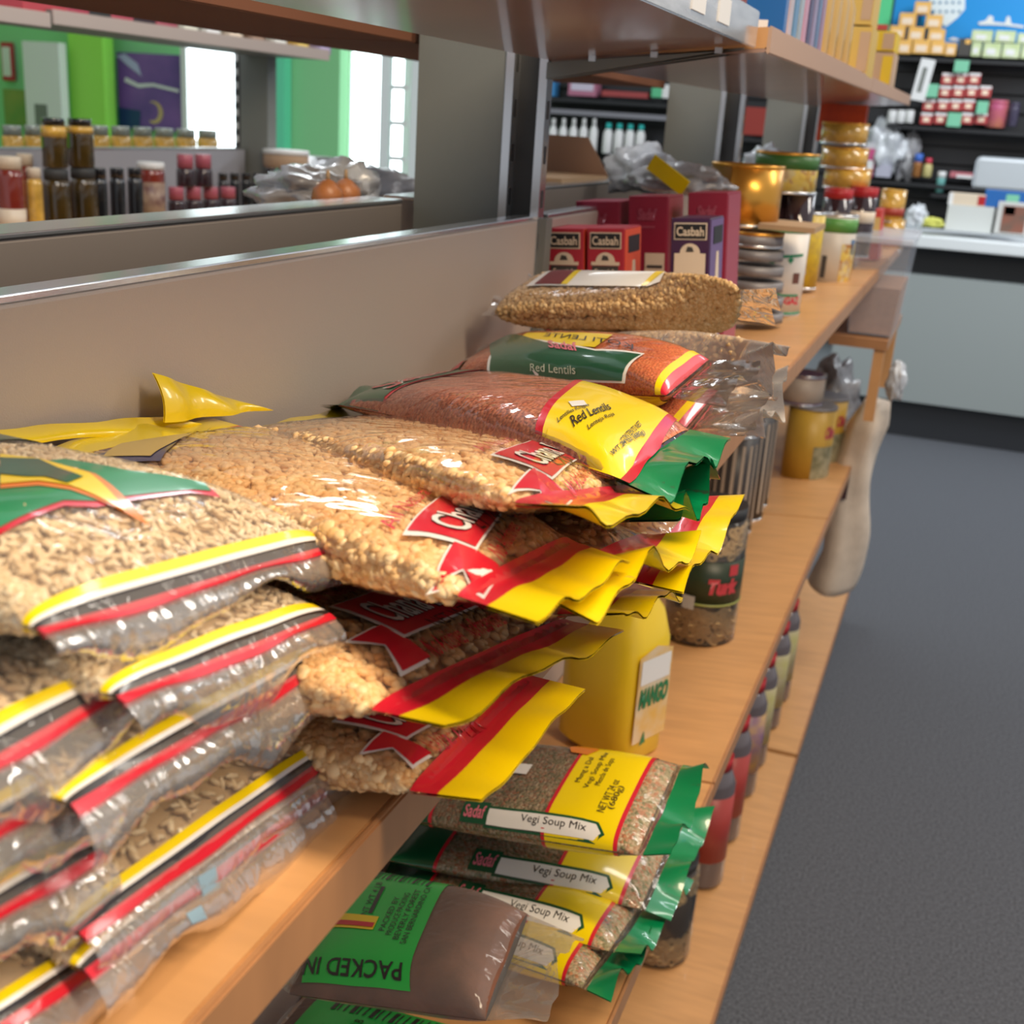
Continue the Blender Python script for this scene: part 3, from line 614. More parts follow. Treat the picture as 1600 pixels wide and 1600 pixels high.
p1 = pea('tall clear bag of tan split peas with label on top, topmost of the far stack', AX(752, 492, -0.46), AX(832, 440, -0.462), AX(1205, 500, -0.155), AX(1215, 455, -0.145), 14, 3200, T=0.024, Tb=0.026, wave=0.008, pu=7, lean=1.0)
p1.poly([(0.16, 0.30), (0.62, 0.30), (0.66, 0.45), (0.66, 0.85), (0.16, 0.85)], I_WHT, 'white_label', off=0.0008)
p1.poly([(0.19, 0.33), (0.30, 0.33), (0.30, 0.8), (0.19, 0.8)], mat('ink_maroon', (0.16, 0.02, 0.02), 0.4), 'label_mark', off=0.0012)
p1.poly([(0.30, 0.33), (0.325, 0.33), (0.325, 0.8), (0.30, 0.8)], I_YEL, 'label_mark', off=0.0014); p1.poly([(0.60, 0.31), (0.62, 0.31), (0.66, 0.8), (0.63, 0.8)], I_YEL, 'label_mark', off=0.0014)

# ---- rice bags
def rice(lab, bl, br, fl, fr, seed, n=2600, ua=0.885, star=False, **k):
    k.setdefault('curl', -0.018)
    b = Bag('rice_bag', bl, br, fl, fr, seed=seed, u0=0.06, u1=ua + 0.012, fold=0.75, **k); tag(b.root, lab, 'food bag', None)
    b.film(FILM_S); b.grains('rice', n, (0.0034, 0.0012, 0.0011), 0.35, [RI, RIC], k=0.92, low=0.35, vlow=(0.0, 0.3), seg=5, rings=4)
    b.band(ua - 0.008, ua + 0.003, I_YEL, 'yellow_stripe'); b.band(ua + 0.003, ua + 0.008, I_WHT, 'white_stripe'); b.band(ua + 0.008, ua + 0.015, I_BLK, 'black_stripe'); b.band(ua + 0.015, ua + 0.029, I_RED, 'red_stripe')
    return b
def ricex(lab, L, R_, seed, x=-0.205, yb=(0.26, 0.41), zb=-0.2, **k):
    return rice(lab, W(-0.46, yb[0], zb), W(-0.46, yb[1], zb), AX(L[0], L[1], x), AX(R_[0], R_[1], x), seed, **k)
e1 = ricex('rice bag with straight stripes and long clear fringe, lowest on the bare shelf', (238, 1552), (587, 1258), 21, -0.190, zb=-0.283, T=0.016, Tb=0.012, n=2200)
d1 = ricex('rice bag with wavy red stripe, second from the shelf board', (228, 1500), (636, 1175), 22, -0.195, zb=-0.255, T=0.015, Tb=0.013, n=2200, wave=0.007)
k1 = ricex('rice bag with rounded red corner, third from the shelf board', (222, 1285), (610, 1040), 23, -0.190, zb=-0.225, T=0.016, Tb=0.014, n=2200, wave=0.006)
b1 = ricex('rice bag with straight stripes directly under the star labelled one', (300, 1108), (605, 982), 24, -0.190, zb=-0.195, T=0.017, Tb=0.014, n=2200)
a1 = ricex('rice bag with green and yellow star label, topmost and beside the chickpeas', (165, 1010), (600, 875), 25, -0.205, zb=-0.158, curl=-0.012, T=0.024, Tb=0.018, n=4200)
h1 = ricex('rice bag at the left edge, low in the near stack with frosty fringe', (-110, 1572), (272, 1340), 26, -0.205, (0.06, 0.225), -0.25, T=0.018, Tb=0.014, n=1400)
i1 = ricex('rice bag with striped end at the bottom left corner of the near stack', (-110, 1780), (292, 1500), 27, -0.200, (0.06, 0.225), -0.28, T=0.014, Tb=0.012, n=800)
g1 = ricex('rice bag at the left edge, second in the near stack', (-110, 1450), (280, 1200), 28, -0.205, (0.06, 0.225), -0.225, T=0.017, Tb=0.014, n=1400)
f1 = ricex('rice bag at the left edge, topmost of the near stack with clear fringe', (-110, 1345), (305, 1082), 29, -0.205, (0.05, 0.225), -0.19, T=0.022, Tb=0.016, n=3000)
# star label of the top rice bag
def st_(pts, m, nm, off): a1.poly(pts, m, nm, px=True, off=off)
a1.strip(0.0, 0.36, I_DGR, 'rear_label', off=0.0005)
st_([(-60, 870), (0, 838), (100, 793), (150, 795), (200, 785), (300, 772), (345, 780), (330, 765), (200, 740), (100, 720), (-60, 740)], I_RED, 'label_edge', 0.0006)
st_([(-60, 850), (0, 828), (100, 785), (150, 786), (200, 778), (300, 768), (330, 770), (320, 758), (200, 738), (100, 720), (-60, 740)], I_GRN, 'green_label', 0.0009)
st_([(0, 768), (60, 763), (110, 770), (235, 829), (150, 745), (60, 722), (0, 715)], I_ORG, 'star_edge', 0.0012)
st_([(0, 762), (60, 757), (108, 764), (198, 806), (140, 745), (60, 722), (0, 715)], I_YEL, 'yellow_star', 0.0016)
st_([(0, 722), (60, 724), (90, 738), (130, 752), (105, 762), (70, 752), (40, 752), (0, 748)], I_DGR, 'star_mark', 0.0020)
for b in (e1, d1):
    b.poly([(0.93, 0.30), (0.965, 0.30), (0.965, 0.36), (0.93, 0.36)], mat('ink_blue', (0.25, 0.38, 0.48), 0.4), 'blue_mark')

# ---- soup mix bags on the lower shelf
def soup(lab, bl, br, fl, fr, seed, **k):
    b = Bag('soup_mix_bag', bl, br, fl, fr, seed=seed, u0=0.06, u1=0.90, **k); tag(b.root, lab, 'food bag'); b.film(FILM); b.fill('soup_mix', VG)
    b.band(0.915, 1.0, I_GRN, 'end_seal'); b.band(0.0, 0.07, I_DGR, 'rear_seal')
    b.band(0.05, 0.22, I_DGR, 'rear_label', 0.0005); b.band(0.22, 0.232, I_RED, 'rear_label_edge', 0.0006)
    b.band(0.60, 0.612, I_RED, 'label_edge', 0.0006); b.band(0.612, 0.825, I_YEL, 'yellow_label', 0.0006); b.band(0.825, 0.838, I_RED, 'label_edge', 0.0006)
    return b
def pill(b, v0=-0.02, v1=0.10):
    pts = [(0.42, v0), (0.765, v0), (0.785, (v0 + v1) / 2), (0.765, v1), (0.42, v1)]
    q = [(0.41, v0 - 0.02), (0.77, v0 - 0.02), (0.797, (v0 + v1) / 2), (0.77, v1 + 0.02), (0.41, v1 + 0.02)]
    b.poly([(a, max(0.004, c)) for a, c in q], I_DGR, 'name_panel_edge', off=0.0009); b.poly([(a, max(0.012, c)) for a, c in pts], I_WHT, 'name_panel', off=0.0012)
    b.text('Vegi Soup Mix', (0.53, 0.03), (0.74, 0.03), (0.53, 0.085), I_BLK, off=0.0016)
    b.poly([(0.33, 0.01), (0.42, 0.01), (0.42, 0.14), (0.33, 0.14)], I_DGR, 'badge', off=0.0014); b.text('Sadaf', (0.34, 0.03), (0.41, 0.03), (0.34, 0.11), I_PINK, off=0.0018, bold=0.02)
for i, (L, R_, x, zb, lab) in enumerate((
    ((955, 1560), (1035, 1440), -0.180, -0.792, 'soup mix bag with green end, lowest of the soup stack'),
    ((1000, 1500), (1085, 1370), -0.172, -0.760, 'soup mix bag with green end, second from the bottom of the soup stack'),
    ((1050, 1430), (1115, 1270), -0.165, -0.725, 'soup mix bag with green end, second from the top of the soup stack'),
    ((1050, 1345), (1108, 1200), -0.155, -0.675, 'soup mix bag with yellow label facing up, topmost of the soup stack'))):
    b = soup(lab, W(-0.47, 0.93, zb), W(-0.47, 1.10, zb), AX(*L, x), AX(*R_, x), 30 + i, T=0.022, Tb=0.020, wave=0.010)
    pill(b, 0.0, 0.10)
    if i == 3:
        for t, u, a, c in (('Mung a Dal', 0.665, 0.45, 0.75), ('Vegi Soup Mix', 0.70, 0.40, 0.85), ('Mezcla de Sopa', 0.73, 0.45, 0.78), ('NET WT 24 oz', 0.775, 0.20, 0.55), ('(680g)', 0.80, 0.25, 0.5)):
            b.text(t, (u, a), (u, c), (u - 0.024, a), I_BLK, off=0.0014)
        b.poly([(0.42, 0.48), (0.47, 0.48), (0.47, 0.60), (0.42, 0.60)], I_WHT, 'price_sticker', off=0.0012)
        b.poly([(0.57, 0.80), (0.63, 0.78), (0.655, 0.88), (0.62, 0.98), (0.57, 0.97), (0.55, 0.88)], I_ORG, 'red_emblem', off=0.0014)
# ---- brown flour bags with green label
def brown(lab, bl, br, fl, fr, seed, lb):
    b = Bag('brown_flour_bag', bl, br, fl, fr, seed=seed, u0=0.03, u1=0.82, T=0.030, Tb=0.016, wave=0.008, pu=5); tag(b.root, lab, 'food bag'); b.film(FILM_S); b.fill('brown_flour', FLR)
    u0_, u1_, v0_, v1_ = lb
    def P(x, y): return (u0_ + (u1_ - u0_) * x, v0_ + (v1_ - v0_) * y)
    b.poly([P(0, 0), P(1, 0), P(1, 1), P(0, 1)], I_LBL, 'green_label', off=0.0008)
    b.text('PACKED IN', P(0.93, 0.13), P(0.0, 0.13), P(0.93, 0.03), I_BLK, off=0.0014, bold=0.01)
    for q, t in enumerate(('PACKED BY', 'PRODUCE PACKING', 'BEVERLY FOREST', 'SAN BERNARDINO CA')):
        x = 0.66 + 0.08 * q; b.text(t, P(x, 0.36 - 0.03 * q), P(x, 0.68 + 0.05 * q), P(x - 0.055, 0.36 - 0.03 * q), I_BLK, off=0.0014)
    b.text('NT WT 4 LB', P(0.42, 0.48), P(0.42, 0.80), P(0.36, 0.48), I_BLK, off=0.0014); b.poly([P(0.43, 0.50), P(0.47, 0.50), P(0.47, 0.76), P(0.43, 0.76)], I_BLK, 'label_block', off=0.0014)
    b.poly([P(0.12, 0.36), P(0.55, 0.36), P(0.55, 0.48), P(0.12, 0.48)], I_YEL, 'orange_sticker', off=0.0014); b.poly([P(0.13, 0.38), P(0.54, 0.38), P(0.54, 0.42), P(0.13, 0.42)], I_RED, 'sticker_line', off=0.0018)
    for q in range(16): x = 0.15 + 0.045 * q; b.poly([P(x, 0.84), P(x + 0.012 + 0.018 * ((q * 7) % 3 == 0), 0.84), P(x + 0.012 + 0.018 * ((q * 7) % 3 == 0), 0.96), P(x, 0.96)], I_BLK, 'barcode_bar', off=0.0014)
    return b
fb2 = brown('green labelled bag of brown flour, lower one at the bottom of the picture', W(-0.46, 0.52, -0.778), W(-0.46, 0.79, -0.778), W(-0.20, 0.52, -0.765), W(-0.19, 0.79, -0.765), 41, (0.10, 0.62, 0.40, 0.96))
fb1 = brown('clear bag of brown flour with green label, above the other flour bag', AX(440, 1552, -0.42), W(-0.46, 0.87, -0.70), AX(842, 1606, -0.19), AX(905, 1448, -0.19), 40, (0.10, 0.56, 0.03, 0.98))

# ---------------------------------------------------------------- packets, jars, cans
def depth(p): q = Vector((p.x, p.y, p.z - H)); return RX.z * q.x + RY.z * q.y + RZ.z * q.z
LASTP = {}
def col(name, c, **k): return mat('c_' + name, c, k.pop('rough', 0.4), **k)
def flat(r, name, pts, m, y=-0.0008, x0=0.0, z0=0.0):
    """thin printed patch on a front face; pts in metres"""
    bm = bmesh.new(); a = [bm.verts.new((p[0], y, p[1])) for p in pts]; f = bm.faces.new(a)
    g = bmesh.ops.extrude_face_region(bm, geom=[f]); bmesh.ops.translate(bm, verts=[v for v in g['geom'] if isinstance(v, bmesh.types.BMVert)], vec=(0, 0.0006, 0))
    bmesh.ops.recalc_face_normals(bm, faces=bm.faces); LASTP[r.name] = obj(name, bm, m, r); return LASTP[r.name]
def flat_text(r, t, x0, z0, w_, h_, m, y=-0.0016, name='lettering', bold=0.02, shear=0.0):
    return paint(name, text2d(t, shear, bold), lambda u, v: Vector((u, y, v)), m, LASTP.get(r.name, r), ((x0, z0), (w_, 0), (0, h_)), 10, 10)
def side_patch(r, name, w_, pts, m):
    bm = bmesh.new(); a = [bm.verts.new((w_ + 0.0008, p[0], p[1])) for p in pts]; f = bm.faces.new(a)
    g = bmesh.ops.extrude_face_region(bm, geom=[f]); bmesh.ops.translate(bm, verts=[v for v in g['geom'] if isinstance(v, bmesh.types.BMVert)], vec=(-0.0006, 0, 0))
    bmesh.ops.recalc_face_normals(bm, faces=bm.faces); return obj(name, bm, m, r)
TILT = -0.079
def carton(name, lab, xl, xr, yt, Y, d, m, cat='box', zb=None, ry=TILT, bev=0.0012, group=None):
    a = AY(xl, yt, Y); b = AY(xr, yt, Y); w_ = b.x - a.x
    z0 = (H + zs(a.x) + 0.003) if zb is None else zb
    r = empty(name, (a.x, Y, z0), 0, ry); tag(r, lab, cat, group); h_ = a.z - z0
    box('carton_body', 0, w_, 0, d, 0, h_, m, r, bev); return r, w_, h_
M_CASR = mat('carton_red', (0.42, 0.02, 0.04), 0.45); M_MAR = mat('carton_maroon', (0.27, 0.012, 0.04), 0.45); M_PUR = mat('carton_purple', (0.045, 0.012, 0.06), 0.35, coat=0.3)
M_CREAM = col('cream', (0.72, 0.60, 0.46)); M_SLATE = col('slate', (0.06, 0.055, 0.05)); M_ORR = col('orange_red', (0.75, 0.10, 0.04)); M_PINKS = col('pink_side', (0.34, 0.06, 0.10))
def pilaf(lab, xl, xr, yt, purple=False):
    r, w_, h_ = carton('pilaf_box', lab, xl, xr, yt, 1.402, 0.075, M_PUR if purple else M_CASR)
    flat(r, 'logo_frame', [(0.08 * w_, h_ - 0.0245), (0.92 * w_, h_ - 0.0245), (0.92 * w_, h_ - 0.005), (0.08 * w_, h_ - 0.005)], M_CREAM)
    flat(r, 'logo_panel', [(0.11 * w_, h_ - 0.023), (0.89 * w_, h_ - 0.023), (0.89 * w_, h_ - 0.0065), (0.11 * w_, h_ - 0.0065)], M_BLACK, -0.0014)
    flat_text(r, 'Casbah', 0.15 * w_, h_ - 0.020, 0.70 * w_, 0.0105, M_CREAM, -0.0022)
    arch = [(0.5 * w_ + 0.26 * w_ * math.cos(t), h_ - 0.040 + 0.0115 * math.sin(t)) for t in [math.pi * k / 10 for k in range(11)]]
    if purple: flat(r, 'cream_panel', [(0.10 * w_, 0.02), (0.90 * w_, 0.02), (0.90 * w_, h_ - 0.040), (0.10 * w_, h_ - 0.040)], M_CREAM)
    else:
        flat(r, 'cream_ledge', [(0.12 * w_, h_ - 0.044), (0.88 * w_, h_ - 0.044), (0.88 * w_, h_ - 0.040), (0.12 * w_, h_ - 0.040)], M_CREAM)
        flat(r, 'name_panel', [(0.15 * w_, 0.03), (0.85 * w_, 0.03), (0.85 * w_, h_ - 0.045), (0.15 * w_, h_ - 0.045)], M_SLATE)
        flat_text(r, 'Spanish', 0.22 * w_, h_ - 0.056, 0.56 * w_, 0.008, M_CREAM); flat_text(r, 'Pilaf', 0.34 * w_, h_ - 0.067, 0.32 * w_, 0.008, M_CREAM)
    flat(r, 'arched_emblem', arch, M_CREAM); flat(r, 'camel_mark', [(0.4 * w_, h_ - 0.038), (0.6 * w_, h_ - 0.038), (0.56 * w_, h_ - 0.033), (0.44 * w_, h_ - 0.032)], M_SLATE, -0.0014)
    m1 = col('violet', (0.14, 0.09, 0.24)) if purple else M_ORR
    side_patch(r, 'side_panel', w_, [(0.002, 0.002), (0.073, 0.002), (0.073, h_ - 0.002), (0.002, h_ - 0.002)], m1)
    side_patch(r, 'side_figure', w_ + 0.0008, [(0.02, 0.03), (0.06, 0.03), (0.055, 0.06), (0.045, h_ - 0.04), (0.035, h_ - 0.04), (0.025, 0.06)], M_CREAM)
    side_patch(r, 'side_logo', w_ + 0.0008, [(0.015, h_ - 0.03), (0.065, h_ - 0.03), (0.065, h_ - 0.01), (0.015, h_ - 0.01)], M_BLACK)
pilaf('red pilaf box closest to the grey upright', 869, 929, 357); pilaf('red pilaf box with orange side, second from the grey upright', 935, 994, 357); pilaf('purple topped box with blank cream panel', 1069, 1131, 342, True)
def tall(lab, xl, xr, yt, back=False):
    r, w_, h_ = carton('maroon_box', lab, xl, xr, yt, 1.60, 0.09, M_MAR)
    flat_text(r, 'Sadaf', 0.24 * w_, h_ - 0.032, 0.5 * w_, 0.016, M_PINKS, shear=0.2, bold=0.05); flat(r, 'small_line', [(0.32 * w_, h_ - 0.042), (0.68 * w_, h_ - 0.042), (0.68 * w_, h_ - 0.039), (0.32 * w_, h_ - 0.039)], M_PINKS)
    side_patch(r, 'side_panel', w_, [(0.003, 0.003), (0.087, 0.003), (0.087, h_ - 0.003), (0.003, h_ - 0.003)], M_PINKS)
    if back:
        flat(r, 'nutrition_panel', [(0.45 * w_, 0.04), (0.95 * w_, 0.04), (0.95 * w_, h_ - 0.075), (0.45 * w_, h_ - 0.075)], M_CREAM)
        for q in (0.095, 0.11, 0.12): flat(r, 'text_line', [(0.5 * w_, h_ - q), (0.9 * w_, h_ - q), (0.9 * w_, h_ - q + 0.004), (0.5 * w_, h_ - q + 0.004)], M_SLATE, -0.0014)
tall('maroon box directly behind the two red pilaf boxes', 917, 985, 315); tall('maroon box with cream nutrition panel, middle of the tall ones', 1001, 1063, 307, True); tall('maroon box with pink side beside the golden can', 1095, 1158, 302)

def can(name, lab, px, py, Y, r_, h_, mbody, cat='can', mtop=None, py_is_top=True, bands=(), group=None, ry=0.0, n=28, rim=True):
    """standing can; px = axis, py = top"""
    c = AY(px, py, Y); z0 = c.z - h_ if py_is_top else c.z
    root = empty(name, (c.x, Y, z0), 0, ry); tag(root, lab, cat, group)
    lathe('can_body', [(r_, 0.004), (r_, h_ - 0.004)], mbody, root, n)
    if rim:
        bm = bmesh.new(); add_lathe(bm, [(r_ * 1.015, 0.0), (r_ * 1.02, 0.003), (r_ * 1.0, 0.005), (r_ * 0.9, 0.004)], n); obj('bottom_rim', bm, M_CHROME, root)
        bm = bmesh.new(); add_lathe(bm, [(r_ * 1.0, h_ - 0.005), (r_ * 1.02, h_ - 0.003), (r_ * 1.015, h_), (r_ * 0.92, h_), (r_ * 0.9, h_ - 0.003)], n); obj('lid', bm, mtop or M_CHROME, root)
    for nm, z0_, z1_, m_ in bands: lathe(nm, [(r_ * 1.006, z0_ * h_), (r_ * 1.008, z1_ * h_)], m_, root, n)
    return root
def wrap(root, name, r_, h_, a0, a1, z0, z1, m, shape=None):
    """patch on a can wall between angles (degrees, 0 = +x, -90 = camera side)"""
    sh = shape or ([(0, 0), (1, 0), (1, 1), (0, 1)], [(0, 1, 2, 3)])
    f = lambda u, v: Vector(((r_ * 1.012) * math.cos(math.radians(u)), (r_ * 1.012) * math.sin(math.radians(u)), v))
    return paint(name, sh, f, m, root, ((a0, z0 * h_), (a1 - a0, 0), (0, (z1 - z0) * h_)), 8, 1)
M_GOLD = mat('gold_tin', (0.72, 0.36, 0.06), 0.3, 0.75); M_SILV = mat('foil_tin', (0.25, 0.24, 0.25), 0.5, 0.3, bump=0.6, bscale=90); M_CARD = col('cardboard', (0.42, 0.28, 0.16), rough=0.8)
g_ = can('golden_can', 'tall golden can standing on the stacked foil tins', 1170, 256, 1.93, 0.056, 0.093, M_GOLD, mtop=M_GOLD)
wrap(g_, 'label', 0.056, 0.093, -170, -105, 0.05, 0.95, col('olive_label', (0.22, 0.11, 0.02)))  # darker brown patch over the left part of the gold wall
c = AY(1185, 349, 1.86); r = box('card_tray', c.x, c.x + 0.085, 1.86, 1.99, c.z - 0.008, c.z, M_CARD); tag(r, 'thin cardboard tray under the golden can', 'tray')
for q in range(6):
    can('foil_tin', 'flat foil wrapped tin in the pile under the golden can, %s' % ['lowest', 'second from the bottom', 'third from the bottom', 'fourth from the bottom', 'second from the top', 'topmost with golden lid'][q], 1182, 361 + (5 - q) * 24, 1.90, 0.043, 0.023, M_SILV, mtop=M_GOLD if q == 5 else None, rim=(q == 5), group='foil tins piled under the golden can')
a_ = can('white_label_can', 'white can with green arc and red lettering at the shelf front', 1222, 352, 2.07, 0.048, 0.146, col('label_white', (0.75, 0.70, 0.64)))
for z0, z1, nm, mm in ((0.02, 0.05, 'green_ring', I_GRN), (0.94, 0.97, 'green_ring', I_GRN)): lathe(nm, [(0.0486, z0 * 0.146), (0.0486, z1 * 0.146)], mm, a_)
wrap(a_, 'lettering', 0.048, 0.146, -85, -20, 0.14, 0.23, I_RED, text2d('AL-GAZ', 0, 0.04))
wrap(a_, 'green_arc', 0.048, 0.146, -120, -25, 0.28, 0.72, I_GRN, ([(0, 0.35), (0.2, 0.7), (0.5, 0.95), (1, 1), (1, 0.93), (0.5, 0.87), (0.23, 0.62), (0.04, 0.33)], [(0, 1, 6, 7), (1, 2, 5, 6), (2, 3, 4, 5)]))
wrap(a_, 'green_arc', 0.048, 0.146, -120, -25, 0.22, 0.34, I_GRN, ([(0.1, 1), (0.3, 0.4), (0.6, 0.1), (1, 0.1), (1, 0.3), (0.6, 0.3), (0.33, 0.6)], [(0, 1, 6), (1, 2, 5, 6), (2, 3, 4, 5)]))
wrap(a_, 'green_leaf', 0.048, 0.146, -62, -48, 0.60, 0.68, I_GRN, ([(0.5, 0), (1, 0.6), (0.5, 1), (0, 0.6)], [(0, 1, 2, 3)]))
wrap(a_, 'brown_block', 0.048, 0.146, -45, -28, 0.38, 0.50, col('brown', (0.15, 0.05, 0.03)))
M_MIX = seed_mat('beans_picture', [(0.55, 0.30, 0.06), (0.75, 0.55, 0.10), (0.60, 0.50, 0.30), (0.45, 0.20, 0.05)], 90, 0.2)
y_ = can('yellow_can', 'narrow view of a yellow picture can between the white and green cans', 1262, 330, 2.42, 0.036, 0.148, mat('yellow_blotch', (0.70, 0.50, 0.02), 0.4, two=(0.45, 0.30, 0.04), vscale=60))
gc = can('green_label_can', 'white can with green top band and corn picture near the shelf edge', 1311, 334, 2.66, 0.042, 0.155, col('can_cream', (0.62, 0.57, 0.50)), bands=(('green_band', 0.76, 0.95, col('leaf_green', (0.10, 0.30, 0.06))),))
wrap(gc, 'picture', 0.042, 0.155, -62, 20, 0.08, 0.62, M_MIX); wrap(gc, 'barcode_panel', 0.042, 0.155, -115, -100, 0.15, 0.45, M_SLATE); wrap(gc, 'blue_oval', 0.042, 0.155, -32, -12, 0.48, 0.68, col('can_blue', (0.08, 0.18, 0.35)))
M_DJ = mat('dark_jar', (0.03, 0.014, 0.018), 0.12, coat=0.8); M_RLID = col('red_lid', (0.45, 0.015, 0.02)); M_AMB = mat('amber_jar', (0.62, 0.36, 0.06), 0.2, coat=0.6, var=0.3, vscale=40)
gb = can('green_picture_can', 'wide can with green band and bean picture lying atop dark jars', 1232, 238, 2.32, 0.058, 0.072, M_MIX, bands=(('green_band', 0.60, 0.94, col('deep_green', (0.05, 0.16, 0.03))),), mtop=M_GOLD)
for i, (px, lab) in enumerate(((1208, 'left'), (1252, 'right'))):
    can('dark_jar', 'squat dark jar under the green picture can, %s one' % lab, px, 299, 2.32, 0.028, 0.150, M_DJ, 'jar', mtop=M_CHROME)
for px, py, Y, lab in ((1312, 294, 2.95, 'dark jar with red lid nearer the column'), (1352, 292, 3.05, 'dark jar with red lid nearer the shelf end')):
    j = can('red_lid_jar', lab, px, py, Y, 0.033, 0.165, M_DJ, 'jar', mtop=M_RLID, bands=(('lid_band', 0.86, 1.0, M_RLID), ('paper_label', 0.50, 0.66, M_CREAM)))
for k, (px, py, lab) in enumerate(((1322, 192, 'topmost of the amber can tower below the orange packet'), (1322, 230, 'amber can in the middle of the tower'), (1326, 262, 'amber can at the bottom of the tower, on the red lidded jars'))):
    can('amber_can', lab, px, py, 3.10, 0.056, 0.050, M_AMB, mtop=M_GOLD)
r, w_, h_ = carton('red_yellow_box', 'red and yellow box at the far shelf edge before the amber jars', 1352, 1384, 328, 3.15, 0.1, mat('box_red', (0.60, 0.05, 0.04), 0.4)); flat(r, 'yellow_panel', [(0.35 * w_, 0.35 * h_), (0.98 * w_, 0.35 * h_), (0.98 * w_, 0.85 * h_), (0.35 * w_, 0.85 * h_)], col('pale_yellow', (0.70, 0.45, 0.15)))
for px, py, lab in ((1396, 342, 'lower amber jar at the far end of the main shelf'), (1398, 296, 'upper amber jar stacked at the far end of the main shelf')):
    can('amber_jar', lab, px, py, 3.62, 0.035, 0.09, M_AMB, 'jar', mtop=M_AMB, bands=(('red_seal', 0.2, 0.45, col('seal_red', (0.4, 0.05, 0.03))),))
def slab(name, lab, cat, x0, y0, x1, y1, Y, d, m, parts=(), bev=0.002, group=None, parent_kind=None):
    """box whose front face spans a pixel rectangle on the plane Y; parts = (name, fx0, fz0, fx1, fz1, material)"""
    a = AY(x0, (y0 + y1) / 2, Y); b = AY(x1, (y0 + y1) / 2, Y); t = AY((x0 + x1) / 2, y0, Y); u = AY((x0 + x1) / 2, y1, Y)
    w_ = b.x - a.x; h_ = t.z - u.z; r = empty(name, (a.x, Y, u.z)); tag(r, lab, cat, group)
    box('body', 0, w_, 0, d, 0, h_, m, r, min(bev, w_ / 6, h_ / 6))
    for nm, fx0, fz0, fx1, fz1, mm in parts: box(nm, fx0 * w_, fx1 * w_, -0.002, 0.001, fz0 * h_, fz1 * h_, mm, r)
    return r
slab('orange_packet', 'bright orange packet hanging under the far upper shelf', 'packet', 1278, 162, 1352, 222, 3.35, 0.05, mat('orange_foil', (0.70, 0.08, 0.01), 0.35, two=(0.35, 0.03, 0.01), vscale=12), (('dark_mark', 0.6, 0.2, 0.75, 0.4, M_SLATE),))
slab('red_packet', 'dull red packet seen through the gap behind the second upright', 'packet', 1160, 168, 1215, 212, 7.5, 0.08, mat('dull_red', (0.30, 0.03, 0.02), 0.5))

# items on the upper shelf
def ztop_upper(Y): return H + 0.110 + 0.010 * (Y - 1.36) / 1.2
def upitem(name, lab, cat, xl, xr, Y, d, h_, m, parts=(), group=None):
    a = AY(xl, 60, Y); b = AY(xr, 60, Y); w_ = b.x - a.x; r = empty(name, (a.x, Y, ztop_upper(Y) - 0.006)); tag(r, lab, cat, group); box('body', 0, w_, 0, d, 0, h_, m, r, 0.001)
    for nm, fx0, fz0, fx1, fz1, mm in parts: box(nm, fx0 * w_, fx1 * w_, -0.001, 0.001, fz0 * h_, fz1 * h_, mm, r)
    return r
M_BLUE = mat('cover_blue', (0.01, 0.12, 0.40), 0.35, coat=0.4)
upitem('blue_book', 'blue book with cream text panel on the upper shelf end', 'book', 1160, 1222, 1.43, 0.02, 0.26, M_BLUE, (('text_panel', 0.1, 0.16, 0.82, 0.95, M_CREAM), ('pale_line', 0.05, 0.03, 0.6, 0.06, M_WHITE)))
bc = [((0.55, 0.25, 0.25), 'dusty red'), ((0.45, 0.40, 0.45), 'pale grey'), ((0.12, 0.25, 0.42), 'mid blue'), ((0.30, 0.36, 0.42), 'blue grey'), ((0.45, 0.25, 0.35), 'rose'), ((0.08, 0.08, 0.16), 'ink blue'), ((0.25, 0.22, 0.35), 'violet grey'), ((0.10, 0.16, 0.28), 'navy'), ((0.30, 0.20, 0.30), 'plum')]
for i, (cc, nm) in enumerate(bc):
    y = 1.47 + i * 0.040; b = box('thin_book', -0.415, -0.243, y, y + 0.026, ztop_upper(y) - 0.003, ztop_upper(y) + 0.24, mat('spine_%d' % i, cc, 0.4, two=tuple(min(1, q * 1.5) for q in cc), vscale=25, vstretch=(1, 1, 0.4))); tag(b, '%s slim book standing on the upper shelf, %s behind the blue book' % (nm, ['first', 'second', 'third', 'fourth', 'fifth', 'sixth', 'seventh', 'eighth', 'ninth'][i]), 'book', 'slim books on the upper shelf')
M_YC = mat('yellow_carton', (0.62, 0.42, 0.10), 0.5); M_TAN = mat('tan_carton', (0.50, 0.34, 0.22), 0.6); M_YB = mat('yellow_bright', (0.70, 0.48, 0.02), 0.5)
for i in range(5):
    y = 1.90 + 0.10 * i; x = -0.285; z = ztop_upper(y) - 0.004; r = empty('oil_bottle', (x, y, z)); tag(r, 'slim yellow bottle with dark cap, %s in the upper shelf row' % ['first', 'second', 'third', 'fourth', 'fifth'][i], 'bottle', group='yellow bottles in a row on the upper shelf')
    lathe('bottle_body', [(0.026, 0), (0.028, 0.01), (0.028, 0.10), (0.018, 0.13), (0.012, 0.15)], mat('oil', (0.55, 0.35, 0.10), 0.15, coat=0.8), r, 18); lathe('cap', [(0.013, 0.15), (0.013, 0.175)], M_SLATE, r, 14)
